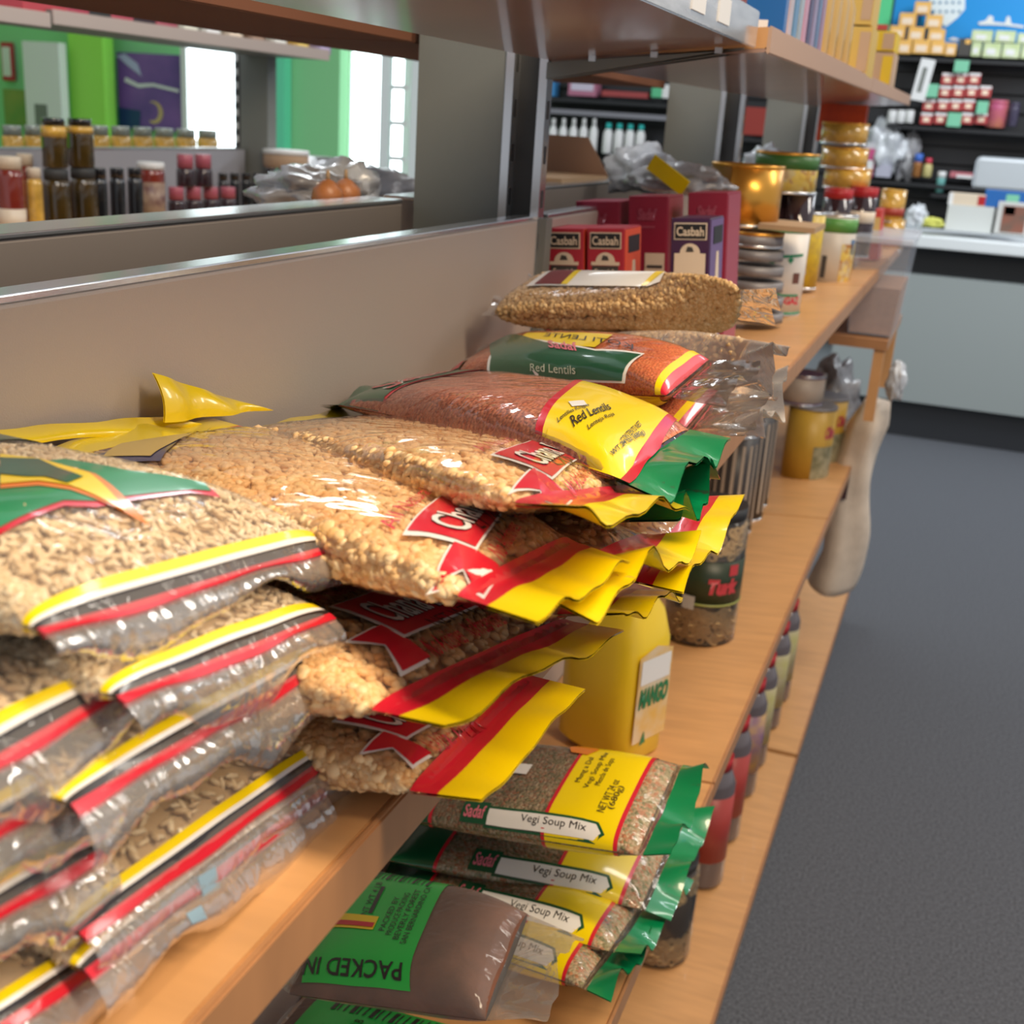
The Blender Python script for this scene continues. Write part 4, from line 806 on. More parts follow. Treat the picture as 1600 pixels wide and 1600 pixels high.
for Y, xl, xr, lo, hi, m, lab in ((2.42, 1321, 1362, 0.0, 0.085, M_YC, 'pale yellow carton, lowest of the pile on the upper shelf'), (2.42, 1318, 1358, 0.088, 0.175, M_YC, 'pale yellow carton, second in the upper shelf pile'), (2.42, 1312, 1360, 0.178, 0.26, M_TAN, 'tan carton with yellow top at the top of the pile'), (3.0, 1362, 1402, 0.0, 0.075, M_TAN, 'tan carton with a yellow edge at the far end of the upper shelf'), (3.0, 1356, 1400, 0.078, 0.12, M_YB, 'bright yellow carton at the far end of the upper shelf')):
    r = upitem('yellow_carton', lab, 'box', xl, xr, Y, 0.12, hi - lo, m, (('label', 0.55, 0.1, 0.95, 0.9, M_TAN if m is not M_TAN else M_YB),)); r.location.z += lo
slab('green_red_packet', 'small green and red packet above the far yellow carton', 'packet', 1360, 38, 1386, 60, 3.1, 0.06, col('pk_green', (0.02, 0.18, 0.06)), (('red_top', 0, 0.6, 1, 1, col('pk_red', (0.4, 0.05, 0.05))),))

# soft crumpled plastic bags
def crumple(name, lab, c, rx, ry_, rz_, m, seed, cat='plastic bag', amp=0.35, parts=None):
    bm = bmesh.new(); bmesh.ops.create_icosphere(bm, subdivisions=4, radius=1)
    for v in bm.verts:
        d = v.co.normalized(); q = 1 + amp * noise.noise(d * 2.3 + Vector((seed, 0, 0))) + amp * 0.5 * noise.noise(d * 6 + Vector((0, seed, 0)))
        v.co = Vector((d.x * rx * q, d.y * ry_ * q, max(-0.75, d.z) * rz_ * q))
    r = empty(name, c); tag(r, lab, cat); obj('wrapping', bm, m, r, True); return r
M_PB = mat('grey_plastic', (0.50, 0.50, 0.52), 0.25, coat=0.5, two=(0.22, 0.21, 0.22), vscale=22, alpha=0.9)
M_PBW = mat('white_plastic_bag', (0.72, 0.75, 0.78), 0.3, coat=0.4, two=(0.40, 0.42, 0.46), vscale=18)
c = AY(1000, 268, 2.15); crumple('plastic_bag', 'crumpled translucent bag behind the maroon boxes', c, 0.062, 0.05, 0.045, M_PBW, 1.3)
c = AY(1062, 282, 1.80); r = crumple('plastic_bag', 'grey packet with yellow label lying over the maroon boxes', c, 0.070, 0.045, 0.024, M_PB, 4.7)
bm = bmesh.new(); add_box(bm, -0.045, 0.02, -0.003, 0.0, -0.012, 0.012); o = obj('yellow_label', bm, I_YEL, r); o.location = (0.005, -0.05, 0.002); o.rotation_euler = (0.2, 0.55, 0)
c = AY(1195, 262, 3.0); crumple('plastic_bag', 'shiny clear packet seen past the second upright above the green can', c, 0.05, 0.05, 0.05, M_PBW, 8.2)
# brown open carton on the rear shelf
cb = AX(838, 300, -0.90); r = empty('open_carton', (-0.86, 2.05, H - 0.228)); tag(r, 'brown open carton with folded flaps on the rear shelf', 'box')
bm = bmesh.new(); add_box(bm, -0.08, 0.17, 0, 0.28, 0, 0.13); obj('carton_body', bm, M_CARD, r)
bm = bmesh.new(); add_prism(bm, [(-0.08, 0.28, 0.13), (0.17, 0.28, 0.13), (0.13, 0.26, 0.20), (-0.04, 0.26, 0.20)], (0, 0.003, 0)); obj('flap', bm, col('card_light', (0.36, 0.22, 0.15), rough=0.8), r)
bm = bmesh.new(); add_prism(bm, [(-0.08, 0, 0.13), (-0.08, 0.28, 0.13), (-0.035, 0.26, 0.195), (-0.035, 0.02, 0.195)], (0.003, 0, 0)); obj('flap', bm, M_CARD, r)
crumple('leafy_bag', 'bag of green leaves beside the brown open carton', (-0.70, 2.28, H - 0.19), 0.05, 0.06, 0.055, mat('leaf_bag', (0.16, 0.17, 0.05), 0.5, two=(0.10, 0.08, 0.03), vscale=30), 3.1)

# things on the rear side near the first opening
crumple('plastic_bag', 'clear bag lying flat behind the silver rail', AX(485, 300, -0.80), 0.07, 0.07, 0.030, M_PB, 6.1)
r = crumple('onion_bag', 'clear bag of brown onions behind the silver rail', AX(535, 300, -0.78), 0.05, 0.05, 0.038, M_PBW, 2.2)
r = crumple('plastic_bag', 'white printed bag next to the upright behind the rail', AX(590, 304, -0.80), 0.06, 0.07, 0.036, M_PBW, 9.4)
for q, (px, py) in enumerate(((512, 306), (540, 304))):
    c = AX(px, py, -0.735); r = empty('onion', c); tag(r, 'brown onion behind the silver rail, %s one' % ['left', 'right'][q], 'onion')
    lathe('bulb', [(0.004, -0.020), (0.014, -0.017), (0.020, -0.004), (0.018, 0.008), (0.008, 0.017), (0.002, 0.020)], mat('onion_skin', (0.40, 0.15, 0.05), 0.4, var=0.25, vscale=30), r, 18); lathe('stalk', [(0.003, 0.018), (0.002, 0.030)], M_CARD, r, 8)

# ---------------------------------------------------------------- second shelving row across the aisle
G2 = -2.2
r = empty('back_panel', (G2, 1.2, 0)); tag(r, 'pale grey panel of the shelving row across the aisle', 'back panel')
box('sheet', -0.01, 0.01, 0, 2.15, 0.1, H - 0.150, mat('pale_steel', (0.36, 0.37, 0.42), 0.5), r); box('top_edge', -0.03, 0.012, 0, 2.15, H - 0.150, H - 0.145, M_CHROME, r)
a = AY(366, 95, 3.36); b = AY(418, 95, 3.36); r = empty('shelf_upright', ((a.x + b.x) / 2, 3.36, 0)); tag(r, 'grey upright post across the aisle beside the bright window', 'shelf upright')
hw = (b.x - a.x) / 2; box('post', -hw + 0.02, hw, 0, 0.05, 0, H + 0.5, M_GREY, r)
bm = bmesh.new(); add_box(bm, -hw, -hw + 0.018, 0.0, 0.03, 0, H + 0.5)
for q in range(14): add_box(bm, -hw + 0.002, -hw + 0.013, -0.001, 0.0, H - 0.25 + q * 0.04, H - 0.23 + q * 0.04, mi=1)  # white slot fills paint in the window light showing through the rail
obj('slotted_rail', bm, [M_DGREY, M_WHITE], r)
shelf('upper_shelf', 'pale edged upper shelf across the aisle, nearer piece at the left edge', 1.2, 2.21, -2.19, 0.150, -1.93, 0.150, 0.03, M_GREY, mat('lip_pale', (0.50, 0.42, 0.38), 0.4), M_GREY)
shelf('upper_shelf', 'long pale edged upper shelf across the aisle holding small packets', 2.22, 3.42, -2.19, 0.158, -1.93, 0.158, 0.03, M_GREY, MC['lip_pale'], M_GREY)
shelf('main_shelf', 'shelf board across the aisle carrying the dark jars', 1.2, 3.44, -2.19, -0.345, -1.88, -0.345, 0.03, M_WOOD, M_LIP)
def jar(name, lab, x0, x1, yt, X, mb, ml, zb=-0.345, cat='jar', lid=0.14, label=None, neck=0.85, group=None, yb=None):
    c = AX((x0 + x1) / 2, yt, X); r_ = (x1 - x0) / 2 * depth(c) / F; z0 = H + zb if yb is None else AX((x0 + x1) / 2, yb, X).z; h_ = c.z - z0
    root = empty(name, (c.x, c.y, z0)); tag(root, lab, cat, group)
    lathe('glass', [(r_ * 0.93, 0), (r_, 0.01 * h_ + 0.003), (r_, h_ * (0.92 - lid)), (r_ * neck, h_ * (1 - lid))], mb, root, 20)
    lathe('lid', [(r_ * neck * 1.04, h_ * (1 - lid)), (r_ * neck * 1.04, h_ * 0.985), (r_ * neck * 0.97, h_)], ml, root, 20)
    if label: lathe('label', [(r_ * 1.01, h_ * label[0]), (r_ * 1.01, h_ * label[1])], label[2], root, 20)
    return root
M_REDJ = mat('red_jar', (0.20, 0.025, 0.015), 0.12, coat=0.9); M_OLJ = mat('olive_jar', (0.028, 0.018, 0.006), 0.12, coat=0.9, two=(0.09, 0.05, 0.008), vscale=14); M_BLKJ = mat('black_bottle', (0.012, 0.012, 0.014), 0.15, coat=0.9); M_PLID = mat('rose_lid', (0.42, 0.10, 0.14), 0.35)
jar('red_jar', 'red jar with paper label at the left edge across the aisle', -8, 34, 244, -2.02, M_REDJ, M_CREAM, label=(0.15, 0.42, M_CREAM)); jar('red_jar', 'red jar behind the labelled one across the aisle', 24, 52, 240, -2.12, M_REDJ, M_CREAM)
jar('sauce_bottle', 'orange labelled bottle between red jars and dark jars', 40, 64, 262, -2.00, M_AMB, M_CREAM)
jar('olive_jar', 'dark pickle jar, lower left of the four dark jars', 66, 108, 264, -2.00, M_OLJ, M_DGREY); jar('olive_jar', 'dark pickle jar, lower right of the four dark jars', 108, 150, 262, -2.00, M_OLJ, M_DGREY)
jar('olive_jar', 'dark pickle jar with amber top, upper left of the four', 63, 102, 184, -2.00, M_OLJ, M_BLKJ, lid=0.12, label=(0.62, 0.84, M_AMB), yb=262); jar('olive_jar', 'dark pickle jar with green print, upper right of the four', 104, 144, 185, -2.00, M_OLJ, M_BLKJ, lid=0.12, label=(0.70, 0.84, M_AMB), yb=261)
for i in range(3): jar('dark_bottle', 'dark bottle with pale green stripe across the aisle, %s of three' % ['left', 'middle', 'right'][i], 142 + 28 * i, 166 + 28 * i, 262, -2.0, M_BLKJ, M_BLKJ, group='striped dark bottles across the aisle', label=(0.1, 0.16, col('stripe_green', (0.15, 0.5, 0.3))))
jar('picture_jar', 'jar with fruit picture label and white lid across the aisle', 214, 256, 253, -2.02, M_REDJ, M_WHITE, lid=0.10, label=(0.12, 0.72, mat('fruit_picture', (0.45, 0.33, 0.22), 0.4, two=(0.12, 0.04, 0.04), vscale=30)), neck=0.97)
for i in range(4): jar('jam_jar', 'jam jar with rose lid across the aisle, %s in the lower row' % ['first', 'second', 'third', 'fourth'][i], 262 + 27 * i, 288 + 27 * i, 292, -2.02, M_DJ, M_PLID, lid=0.30, group='jam jars with rose lids, lower row')
for i in range(2): jar('jam_jar', 'jam jar with rose lid stacked on the lower row, %s' % ['left', 'right'][i], 275 + 28 * i, 303 + 28 * i, 241, -2.02, M_DJ, M_PLID, lid=0.42, yb=292)
for i in range(4): jar('dark_bottle', 'plain dark bottle in shadow by the upright across the aisle, %s' % ['first', 'second', 'third', 'fourth'][i], 340 + 18 * i, 356 + 18 * i, 270, -2.10, M_BLKJ, M_BLKJ, group='plain dark bottles across the aisle')
for i in range(3): jar('dark_bottle', 'dark bottle with red label under the round cake box, %s' % ['left', 'middle', 'right'][i], 415 + 18 * i, 431 + 18 * i, 262, -2.0, M_BLKJ, M_BLKJ, group='red labelled bottles under the cake box', label=(0.45, 0.6, col('lbl_red', (0.5, 0.06, 0.1))), zb=-0.345)
jar('cake_box', 'tan round box with clear lid above the red labelled bottles', 412, 482, 234, -2.05, M_TAN, M_WHITE, cat='box', lid=0.25, yb=262, neck=0.99)
crumple('plastic_bag', 'crumpled grey plastic bag beside the tan round box', AX(490, 282, -2.0), 0.07, 0.07, 0.06, M_PBW, 5.5)
M_LIDG = mat('lid_greenish', (0.30, 0.32, 0.28), 0.3, 0.5)
shelf('rear_shelf', 'shelf board behind the pale panel across the aisle', 1.2, 4.0, -2.6, -0.180, -2.215, -0.180, 0.02, M_GREY, M_GREY)
for i in range(10): jar('small_jar', 'small amber jar behind the pale panel, %s from the left' % ['first', 'second', 'third', 'fourth', 'fifth', 'sixth', 'seventh', 'eighth', 'ninth', 'last'][i], 2 + 34 * i, 34 + 34 * i, 196 + 1.4 * max(0, i - 4), -2.45, M_AMB, M_LIDG, zb=-0.179, lid=0.35, group='small amber jars behind the pale panel')
pk = [((0.45, 0.06, 0.10), 'crimson'), ((0.03, 0.03, 0.03), 'black'), ((0.5, 0.08, 0.12), 'bright crimson'), ((0.04, 0.02, 0.03), 'black brown'), ((0.45, 0.10, 0.14), 'dusky red'), ((0.5, 0.5, 0.42), 'pale green and cream'), ((0.6, 0.6, 0.56), 'white'), ((0.55, 0.45, 0.35), 'beige'), ((0.25, 0.15, 0.10), 'brown'), ((0.6, 0.58, 0.52), 'cream'), ((0.65, 0.4, 0.08), 'yellow'), ((0.35, 0.28, 0.45), 'lilac')]
for i, (cc, nm) in enumerate(pk):
    a = AX(92 + 36 * i, 60, -1.98); h_ = 0.12 if i < 5 else 0.075
    r = empty('food_packet', (-2.06, a.y, H + 0.145)); tag(r, '%s packet in the row on the upper shelf across the aisle' % nm, 'packet', 'packets on the upper shelf across the aisle')
    box('packet_body', 0, 0.10, 0, 0.085, 0, h_, mat('pkt_%d' % i, cc, 0.45), r, 0.006); box('label', 0.100, 0.101, 0.015, 0.07, 0.2 * h_, 0.7 * h_, mat('pkl_%d' % i, tuple(min(1, q * 1.7 + 0.05) for q in cc), 0.5), r)
for i in range(2):
    a = AX(20 + 34 * i, 20, -1.98); r = box('red_packet', -2.06, -1.95, a.y, a.y + 0.07, H + 0.137, H + 0.25, mat('pkt_r', (0.5, 0.06, 0.08), 0.45), None, 0.004); tag(r, 'red packet on the nearer shelf piece at the left edge, %s' % ['first', 'second'][i], 'packet')

# wall things at the left: fridge, posters
r = slab('white_cabinet', 'white cooler cabinet standing before the left wall', 'cooler', 54, 66, 108, 700, 7.35, 0.08, M_WHITE, (('dark_badge', 0.25, 0.78, 0.6, 0.86, M_GREY), ('door_gap', 0, 0.5, 1, 0.515, M_GREY)))
slab('framed_poster', 'red bordered poster left of the white cooler', 'poster', 2, 66, 20, 126, 7.71, 0.02, col('poster_red', (0.5, 0.03, 0.06)), (('poster_sheet', 0.1, 0.12, 0.8, 0.88, M_WHITE),))
slab('green_sign', 'green and yellow board below the red bordered poster', 'sign', 6, 140, 52, 196, 7.71, 0.02, mat('sign_green', (0.10, 0.32, 0.08), 0.6, two=(0.40, 0.38, 0.10), vscale=3))
r = slab('purple_poster', 'purple night sky poster with golden crescent on the wall', 'poster', 184, 84, 297, 204, 7.70, 0.01, mat('poster_purple', (0.09, 0.05, 0.24), 0.5, two=(0.28, 0.12, 0.42), vscale=2.4))
def on(rt, nm, pts, m, w_, h_): 
    bm = bmesh.new(); f = [bm.verts.new((p[0] * w_, -0.004, p[1] * h_)) for p in pts]; bm.faces.new(f); return obj(nm, bm, m, rt)
pw = AY(297, 140, 7.70).x - AY(184, 140, 7.70).x; ph = AY(240, 84, 7.70).z - AY(240, 204, 7.70).z
on(r, 'crescent', [(0.50 + 0.13 * math.cos(t), 0.24 + 0.15 * math.sin(t)) for t in np.linspace(-2.0, 1.9, 12)] + [(0.47 + 0.10 * math.cos(t), 0.25 + 0.12 * math.sin(t)) for t in np.linspace(1.8, -1.9, 12)], mat('crescent_gold', (0.6, 0.42, 0.2), 0.5), pw, ph)
on(r, 'pale_lettering', [(0.1, 0.62), (0.3, 0.55), (0.5, 0.58), (0.85, 0.52), (0.85, 0.56), (0.5, 0.62), (0.3, 0.60), (0.12, 0.68)], M_WHITE, pw, ph)
on(r, 'pale_flourish', [(0.0, 0.95), (0.2, 0.80), (0.35, 0.70), (0.3, 0.86), (0.12, 0.98)], col('lavender', (0.5, 0.5, 0.75)), pw, ph)
on(r, 'blue_corner', [(0.0, 0.0), (0.3, 0.0), (0.32, 0.25), (0.0, 0.28)], col('deep_blue', (0.02, 0.05, 0.15)), pw, ph)

# ---------------------------------------------------------------- far wall goods
YW = 7.50
def ledge(lab, x0, x1, y, th=0.02, d=0.17, m=M_BLACK):
    a = AY(x0, y, YW); b = AY(x1, y, YW); r = box('wall_shelf', a.x, b.x, YW, 7.68, a.z - th, a.z, m); tag(r, lab, 'shelf')
ledge('black wall shelf under the orange tins', 1398, 1640, 88); ledge('black wall shelf under the red and white boxes', 1385, 1640, 194, m=M_BLACK); ledge('black wall shelf with small bottles', 1340, 1640, 279); ledge('black wall shelf under the white tray', 1455, 1640, 302); ledge('black wall shelf with the dull red packet seen through the gap', 1130, 1240, 213); ledge('wall shelf with the pink box seen through the opening', 840, 1066, 151)
M_OJ = mat('orange_cheese', (0.85, 0.48, 0.12), 0.5); M_PALE = mat('pale_oval', (0.90, 0.72, 0.55), 0.5)
ob = [(1429, 2, 1454, 22), (1405, 20, 1431, 41), (1446, 23, 1472, 44), (1390, 40, 1414, 60), (1419, 42, 1444, 63), (1450, 45, 1476, 64), (1402, 62, 1424, 84), (1426, 62, 1453, 84), (1454, 64, 1476, 85), (1477, 67, 1494, 87)]
nm_ = ['at the very top', 'second row left', 'second row right', 'third row left', 'third row middle', 'third row right', 'bottom row left', 'bottom row second', 'bottom row third', 'bottom row right']
for q, n_ in zip(ob, nm_): slab('orange_packet', 'orange packet of the pyramid on the far wall, ' + n_, 'packet', *q, YW + 0.02, 0.08, M_OJ, (('pale_label', 0.18, 0.15, 0.82, 0.62, M_PALE),), group='orange packets stacked as a pyramid')
slab('dark_packet', 'dark packet with gold dot between the orange and green packets', 'packet', 1497, 60, 1517, 88, YW + 0.02, 0.08, M_SLATE, (('gold_dot', 0.5, 0.7, 0.9, 0.95, M_OJ),))
M_LG = mat('pale_green_pack', (0.50, 0.62, 0.28), 0.5, two=(0.68, 0.74, 0.50), vscale=25)
for q, n_ in zip([(1518, 66, 1533, 88), (1536, 67, 1564, 90), (1566, 68, 1594, 91), (1518, 47, 1551, 65), (1555, 48, 1587, 66), (1590, 52, 1618, 68), (1596, 69, 1624, 92)], ['lower left', 'lower second', 'lower third', 'upper left', 'upper middle', 'upper right', 'lower right at the picture edge']):
    slab('green_packet', 'pale green packet on the far wall shelf, ' + n_, 'packet', *q, YW + 0.02, 0.08, M_LG, (('label', 0.2, 0.2, 0.7, 0.6, M_WHITE),), group='pale green packets on the far wall')
M_RB = mat('red_box', (0.50, 0.06, 0.06), 0.5)
k = 0
for (y0, xs) in ((176, (1438, 1460, 1502, 1524)), (155, (1442, 1464, 1484, 1504)), (134, (1467, 1488, 1509, 1530)), (114, (1471, 1492, 1513))):
    for j, x in enumerate(xs):
        slab('red_white_tin', 'small red and white tin on the far wall, %s row, %s' % ({176: 'lowest', 155: 'second', 134: 'third', 114: 'top'}[y0], ['first', 'second', 'third', 'fourth'][j]), 'tin', x, y0, x + 19, y0 + 18, YW + 0.02, 0.07, M_RB, (('white_top', 0.03, 0.74, 0.97, 0.98, M_WHITE), ('pale_label', 0.25, 0.2, 0.75, 0.6, M_PALE)), group='red and white tins on the far wall')
M_TAG = mat('mint_tag', (0.20, 0.55, 0.36), 0.6)
for q, n_ in zip([(1491, 94, 1514, 113), (1446, 131, 1466, 152), (1526, 158, 1544, 178), (1480, 176, 1502, 198)], ['below the orange packets', 'left of the red tins', 'right of the red tins', 'over the lowest red tins']): slab('price_tag', 'mint green price tag ' + n_, 'tag', *q, YW - 0.02, 0.002, M_TAG)
slab('hanging_card', 'long white hanging card on the black wall', 'card', 1427, 90, 1450, 156, YW - 0.03, 0.01, M_WHITE, (('faint_text', 0.3, 0.2, 0.6, 0.8, M_GREY),)).rotation_euler = (0, 0.12, 0)
def tub(name, lab, x0, x1, yt, yb, Y, m, mc=None, cat='bottle', neck=1.0, lid=0.15):
    c = AY((x0 + x1) / 2, yt, Y); r_ = (x1 - x0) / 2 * depth(c) / F; zb = AY((x0 + x1) / 2, yb, Y).z; h_ = c.z - zb; r = empty(name, (c.x, Y + r_, zb)); tag(r, lab, cat)
    lathe('bottle_body', [(r_ * 0.9, 0), (r_, 0.02 * h_ + 0.001), (r_, h_ * (0.85 - lid)), (r_ * neck, h_ * (1 - lid))], m, r, 16); lathe('cap', [(r_ * neck, h_ * (1 - lid)), (r_ * neck * 0.95, h_)], mc or m, r, 16); return r
tub('pink_tub', 'magenta tub with orange base on the far wall shelf', 1547, 1577, 156, 200, YW, mat('magenta', (0.45, 0.06, 0.22), 0.4, two=(0.6, 0.2, 0.1), vscale=6)); tub('dark_bottle', 'dark violet bottle at the right edge of the wall shelf', 1580, 1595, 160, 198, YW, mat('violet_dark', (0.06, 0.05, 0.09), 0.3))
tub('small_bottle', 'amber bottle with blue cap on the low wall shelf', 1430, 1443, 240, 277, YW, mat('amber_b', (0.30, 0.12, 0.03), 0.3), col('cap_blue', (0.05, 0.15, 0.55)), lid=0.35)
tub('small_bottle', 'yellow bottle with red cap on the low wall shelf', 1445, 1459, 247, 277, YW, mat('yel_b', (0.55, 0.48, 0.20), 0.3), col('cap_red', (0.6, 0.04, 0.08)), lid=0.3, neck=0.7)
crumple('plastic_bag', 'white plastic bag hanging at the end of the black wall', AY(1382, 232, 7.58), 0.11, 0.08, 0.16, M_PBW, 7.7, amp=0.5); crumple('plastic_bag', 'clear twisted bag hanging left of the small bottles', AY(1420, 250, 7.60), 0.06, 0.05, 0.14, M_PB, 1.9, amp=0.5)
slab('magenta_box', 'magenta and white box at the end of the black wall', 'box', 1344, 232, 1366, 277, 7.5, 0.1, col('magenta_b', (0.55, 0.08, 0.22)), (('white_patch', 0.4, 0.1, 0.95, 0.6, M_WHITE),))
slab('white_bowl', 'pale folded pack at the end of the low wall shelf', 'pack', 1368, 258, 1392, 277, 7.5, 0.1, col('pale_lilac', (0.45, 0.45, 0.55)))
for i in range(3): tub('white_jar', 'small white jar at the end of the wall shelf, %s' % ['first', 'second', 'third'][i], 1388 + 14 * i, 1401 + 14 * i, 172, 192, YW, M_WHITE, cat='jar')
# counter things
YC = 6.62
slab('white_box', 'plain white box standing on the counter', 'box', 1478, 322, 1552, 362, YC, 0.18, mat('box_white', (0.62, 0.64, 0.62), 0.5)); slab('cream_packet', 'cream and red packet on top of the white box', 'packet', 1482, 303, 1540, 321, YC + 0.02, 0.12, M_CREAM, (('red_end', 0.8, 0.1, 1.0, 0.9, M_RLID), ('white_end', 0.0, 0.0, 0.12, 1.0, M_WHITE)))
slab('blue_box', 'blue box behind the framed card on the counter', 'box', 1538, 298, 1606, 325, YC + 0.06, 0.12, M_BLUE, (('pale_label', 0.5, 0.3, 0.8, 0.8, M_TAG),)); slab('framed_card', 'framed picture card leaning on the counter', 'frame', 1556, 316, 1612, 367, YC - 0.02, 0.03, mat('frame_pale', (0.6, 0.6, 0.58), 0.4), (('picture', 0.16, 0.06, 0.84, 0.88, mat('picture_dark', (0.10, 0.11, 0.09), 0.4, two=(0.35, 0.10, 0.06), vscale=9)), ('red_corner', 0.2, 0.6, 0.5, 0.86, col('corner_red', (0.6, 0.05, 0.06)))))
slab('white_tray', 'large rounded white tray propped against the black wall', 'tray', 1521, 247, 1640, 301, 7.52, 0.04, mat('tray_white', (0.70, 0.74, 0.78), 0.4), (('tray_floor', 0.04, 0.12, 0.96, 0.88, mat('tray_grey', (0.50, 0.53, 0.56), 0.5)),), bev=0.03)
tub('soap_bottle', 'teal bottle with white cap before the black wall', 1466, 1479, 268, 301, 7.52, mat('teal_b', (0.15, 0.40, 0.38), 0.3), M_WHITE, lid=0.3); slab('red_white_pack', 'flat red and white pack on the wall shelf beside the tray', 'pack', 1484, 269, 1520, 278, 7.52, 0.1, col('pack_red', (0.5, 0.15, 0.18)), (('white_half', 0.3, 0, 1, 0.5, M_WHITE),))
crumple('plastic_bag', 'clear plastic bag on the counter beside the yellow cloth', AY(1432, 340, 6.62), 0.05, 0.05, 0.06, M_PBW, 4.4, amp=0.5); crumple('yellow_cloth', 'yellow cloth lying on the counter', AY(1455, 348, 6.62), 0.06, 0.05, 0.025, mat('cloth_yellow', (0.60, 0.60, 0.12), 0.7), 5.1, 'cloth')
# blue poster above
a = AY(1390, 60, 7.66); b = AY(1640, 60, 7.66); r = empty('blue_banner', (a.x, 7.66, H + 0.30)); tag(r, 'bright blue banner with white tower above the black wall', 'banner')
bw = b.x - a.x; box('banner_sheet', 0, bw, 0, 0.01, 0.22, 1.2, mat('banner_blue', (0.0, 0.28, 0.72), 0.5), r)
def bpt(px, py): p = AY(px, py, 7.655); return (p.x - a.x, p.z - (H + 0.30))
def bpoly(nm, pts, m, y=-0.006):
    bm = bmesh.new(); bm.faces.new([bm.verts.new((bpt(*p)[0], y, bpt(*p)[1])) for p in pts]); obj(nm, bm, m, r)
bpoly('tower_silhouette', [(1454, -20), (1508, -20), (1508, 14), (1496, 28), (1478, 42), (1462, 30), (1452, 8)], col('tower_white', (0.75, 0.85, 0.9)))
for yy in (2, 16):
    for q in range(5): bpoly('tower_window', [(1457 + 10 * q, yy), (1461 + 10 * q, yy), (1461 + 10 * q, yy + 4), (1457 + 10 * q, yy + 4)], col('window_blue', (0.1, 0.25, 0.4)), -0.010)
bpoly('script_lettering', [(1528, 35), (1540, 32), (1546, 24), (1552, 26), (1552, 34), (1570, 36), (1574, 25), (1578, 26), (1580, 37), (1600, 40), (1600, 44), (1570, 40), (1548, 39), (1530, 39)], M_WHITE); bpoly('script_lettering', [(1480, 62), (1490, 58), (1500, 62), (1494, 64)], M_WHITE)
a = AY(1360, 20, 7.66); b = AY(1393, 20, 7.66); o = box('green_banner', a.x, b.x, 7.64, 7.65, H + 0.62, H + 1.3, mat('banner_green', (0.10, 0.65, 0.28), 0.5)); tag(o, 'light green banner strip left of the blue banner', 'banner')
# wall goods seen through the opening above the boxes
for i in range(6): tub('white_bottle', 'white bottle on the black wall seen above the brown carton, %s from the left' % ['first', 'second', 'third', 'fourth', 'fifth', 'sixth'][i], 841 + 16 * i, 854 + 16 * i, 185, 240, YW, M_WHITE, neck=0.45, lid=0.2)['group'] = 'white bottles on the black wall'
for i in range(4): tub('teal_cap_bottle', 'white bottle with teal cap on the black wall, %s from the left' % ['first', 'second', 'third', 'fourth'][i], 942 + 17 * i, 957 + 17 * i, 192 + i, 240, YW, M_WHITE, mat('teal_cap', (0.02, 0.45, 0.42), 0.4), neck=0.6, lid=0.2)['group'] = 'teal capped bottles on the black wall'
ledge('wall shelf with pale edge above the white bottles', 840, 1062, 168, 0.03, m=mat('shelf_pale', (0.22, 0.22, 0.25), 0.5)); ledge('wall shelf carrying the white bottles', 832, 1075, 240, 0.03, m=M_BLACK)
slab('pink_box', 'pink and white box on the wall shelf seen through the opening', 'box', 888, 122, 932, 150, YW, 0.1, col('rose_box', (0.45, 0.16, 0.25)), (('white_front', 0.1, 0.3, 0.9, 0.9, col('lilac_white', (0.6, 0.55, 0.68))),)); slab('blue_pack', 'bright blue pack on the wall shelf beside the upright', 'packet', 850, 120, 866, 150, YW, 0.1, col('sky_pack', (0.05, 0.25, 0.55)))
slab('green_white_pack', 'green and white pack high on the black wall by the second upright', 'packet', 1018, 132, 1056, 153, YW, 0.1, col('mint_pack', (0.10, 0.5, 0.25)), (('white_half', 0.45, 0, 0.9, 1, M_WHITE),)); slab('red_tray', 'flat red tray on the wall shelf seen through the opening', 'tray', 940, 143, 1012, 152, YW, 0.1, col('tray_red', (0.35, 0.05, 0.05)))

# ---------------------------------------------------------------- lower shelves
bt = empty('yellow_jug', AZ(965, 1120, -0.812) ); bt.location = (-0.352, 1.42, H - 0.808); bt.rotation_euler = (0, 0, -0.42); tag(bt, 'large yellow plastic jug with fruit label on the lower shelf', 'jug')
def rrect(w_, d, n=28, p=4):
    o_ = []
    for k in range(n):
        t = 2 * math.pi * k / n; c, s = math.cos(t), math.sin(t); o_.append((math.copysign(abs(c) ** (2 / p), c) * w_, math.copysign(abs(s) ** (2 / p), s) * d))
    return o_
def loft(name, secs, m, parent):
    bm = bmesh.new(); R_ = [[bm.verts.new((x, y, z)) for x, y in rrect(w_, d)] for z, w_, d in secs]
    for A, B in zip(R_, R_[1:]):
        for k in range(len(A)): f = bm.faces.new((A[k], A[(k + 1) % len(A)], B[(k + 1) % len(A)], B[k])); f.smooth = True
    bm.faces.new(R_[0][::-1]); bm.faces.new(R_[-1]); return obj(name, bm, m, parent)
loft('jug_body', [(0, 0.058, 0.040), (0.008, 0.066, 0.047), (0.17, 0.066, 0.047), (0.21, 0.055, 0.040), (0.24, 0.030, 0.026), (0.25, 0.018, 0.018)], mat('jug_yellow', (0.88, 0.62, 0.02), 0.35, coat=0.3), bt)
lathe('cap', [(0.020, 0.25), (0.020, 0.28)], col('cap_green', (0.02, 0.25, 0.08)), bt, 18)
def jp(name, pts, m, off=0.001): return paint(name, poly2d(pts), lambda u, v: Vector((0.0665 + off, u, v)), m, bt, None, 10, 10)
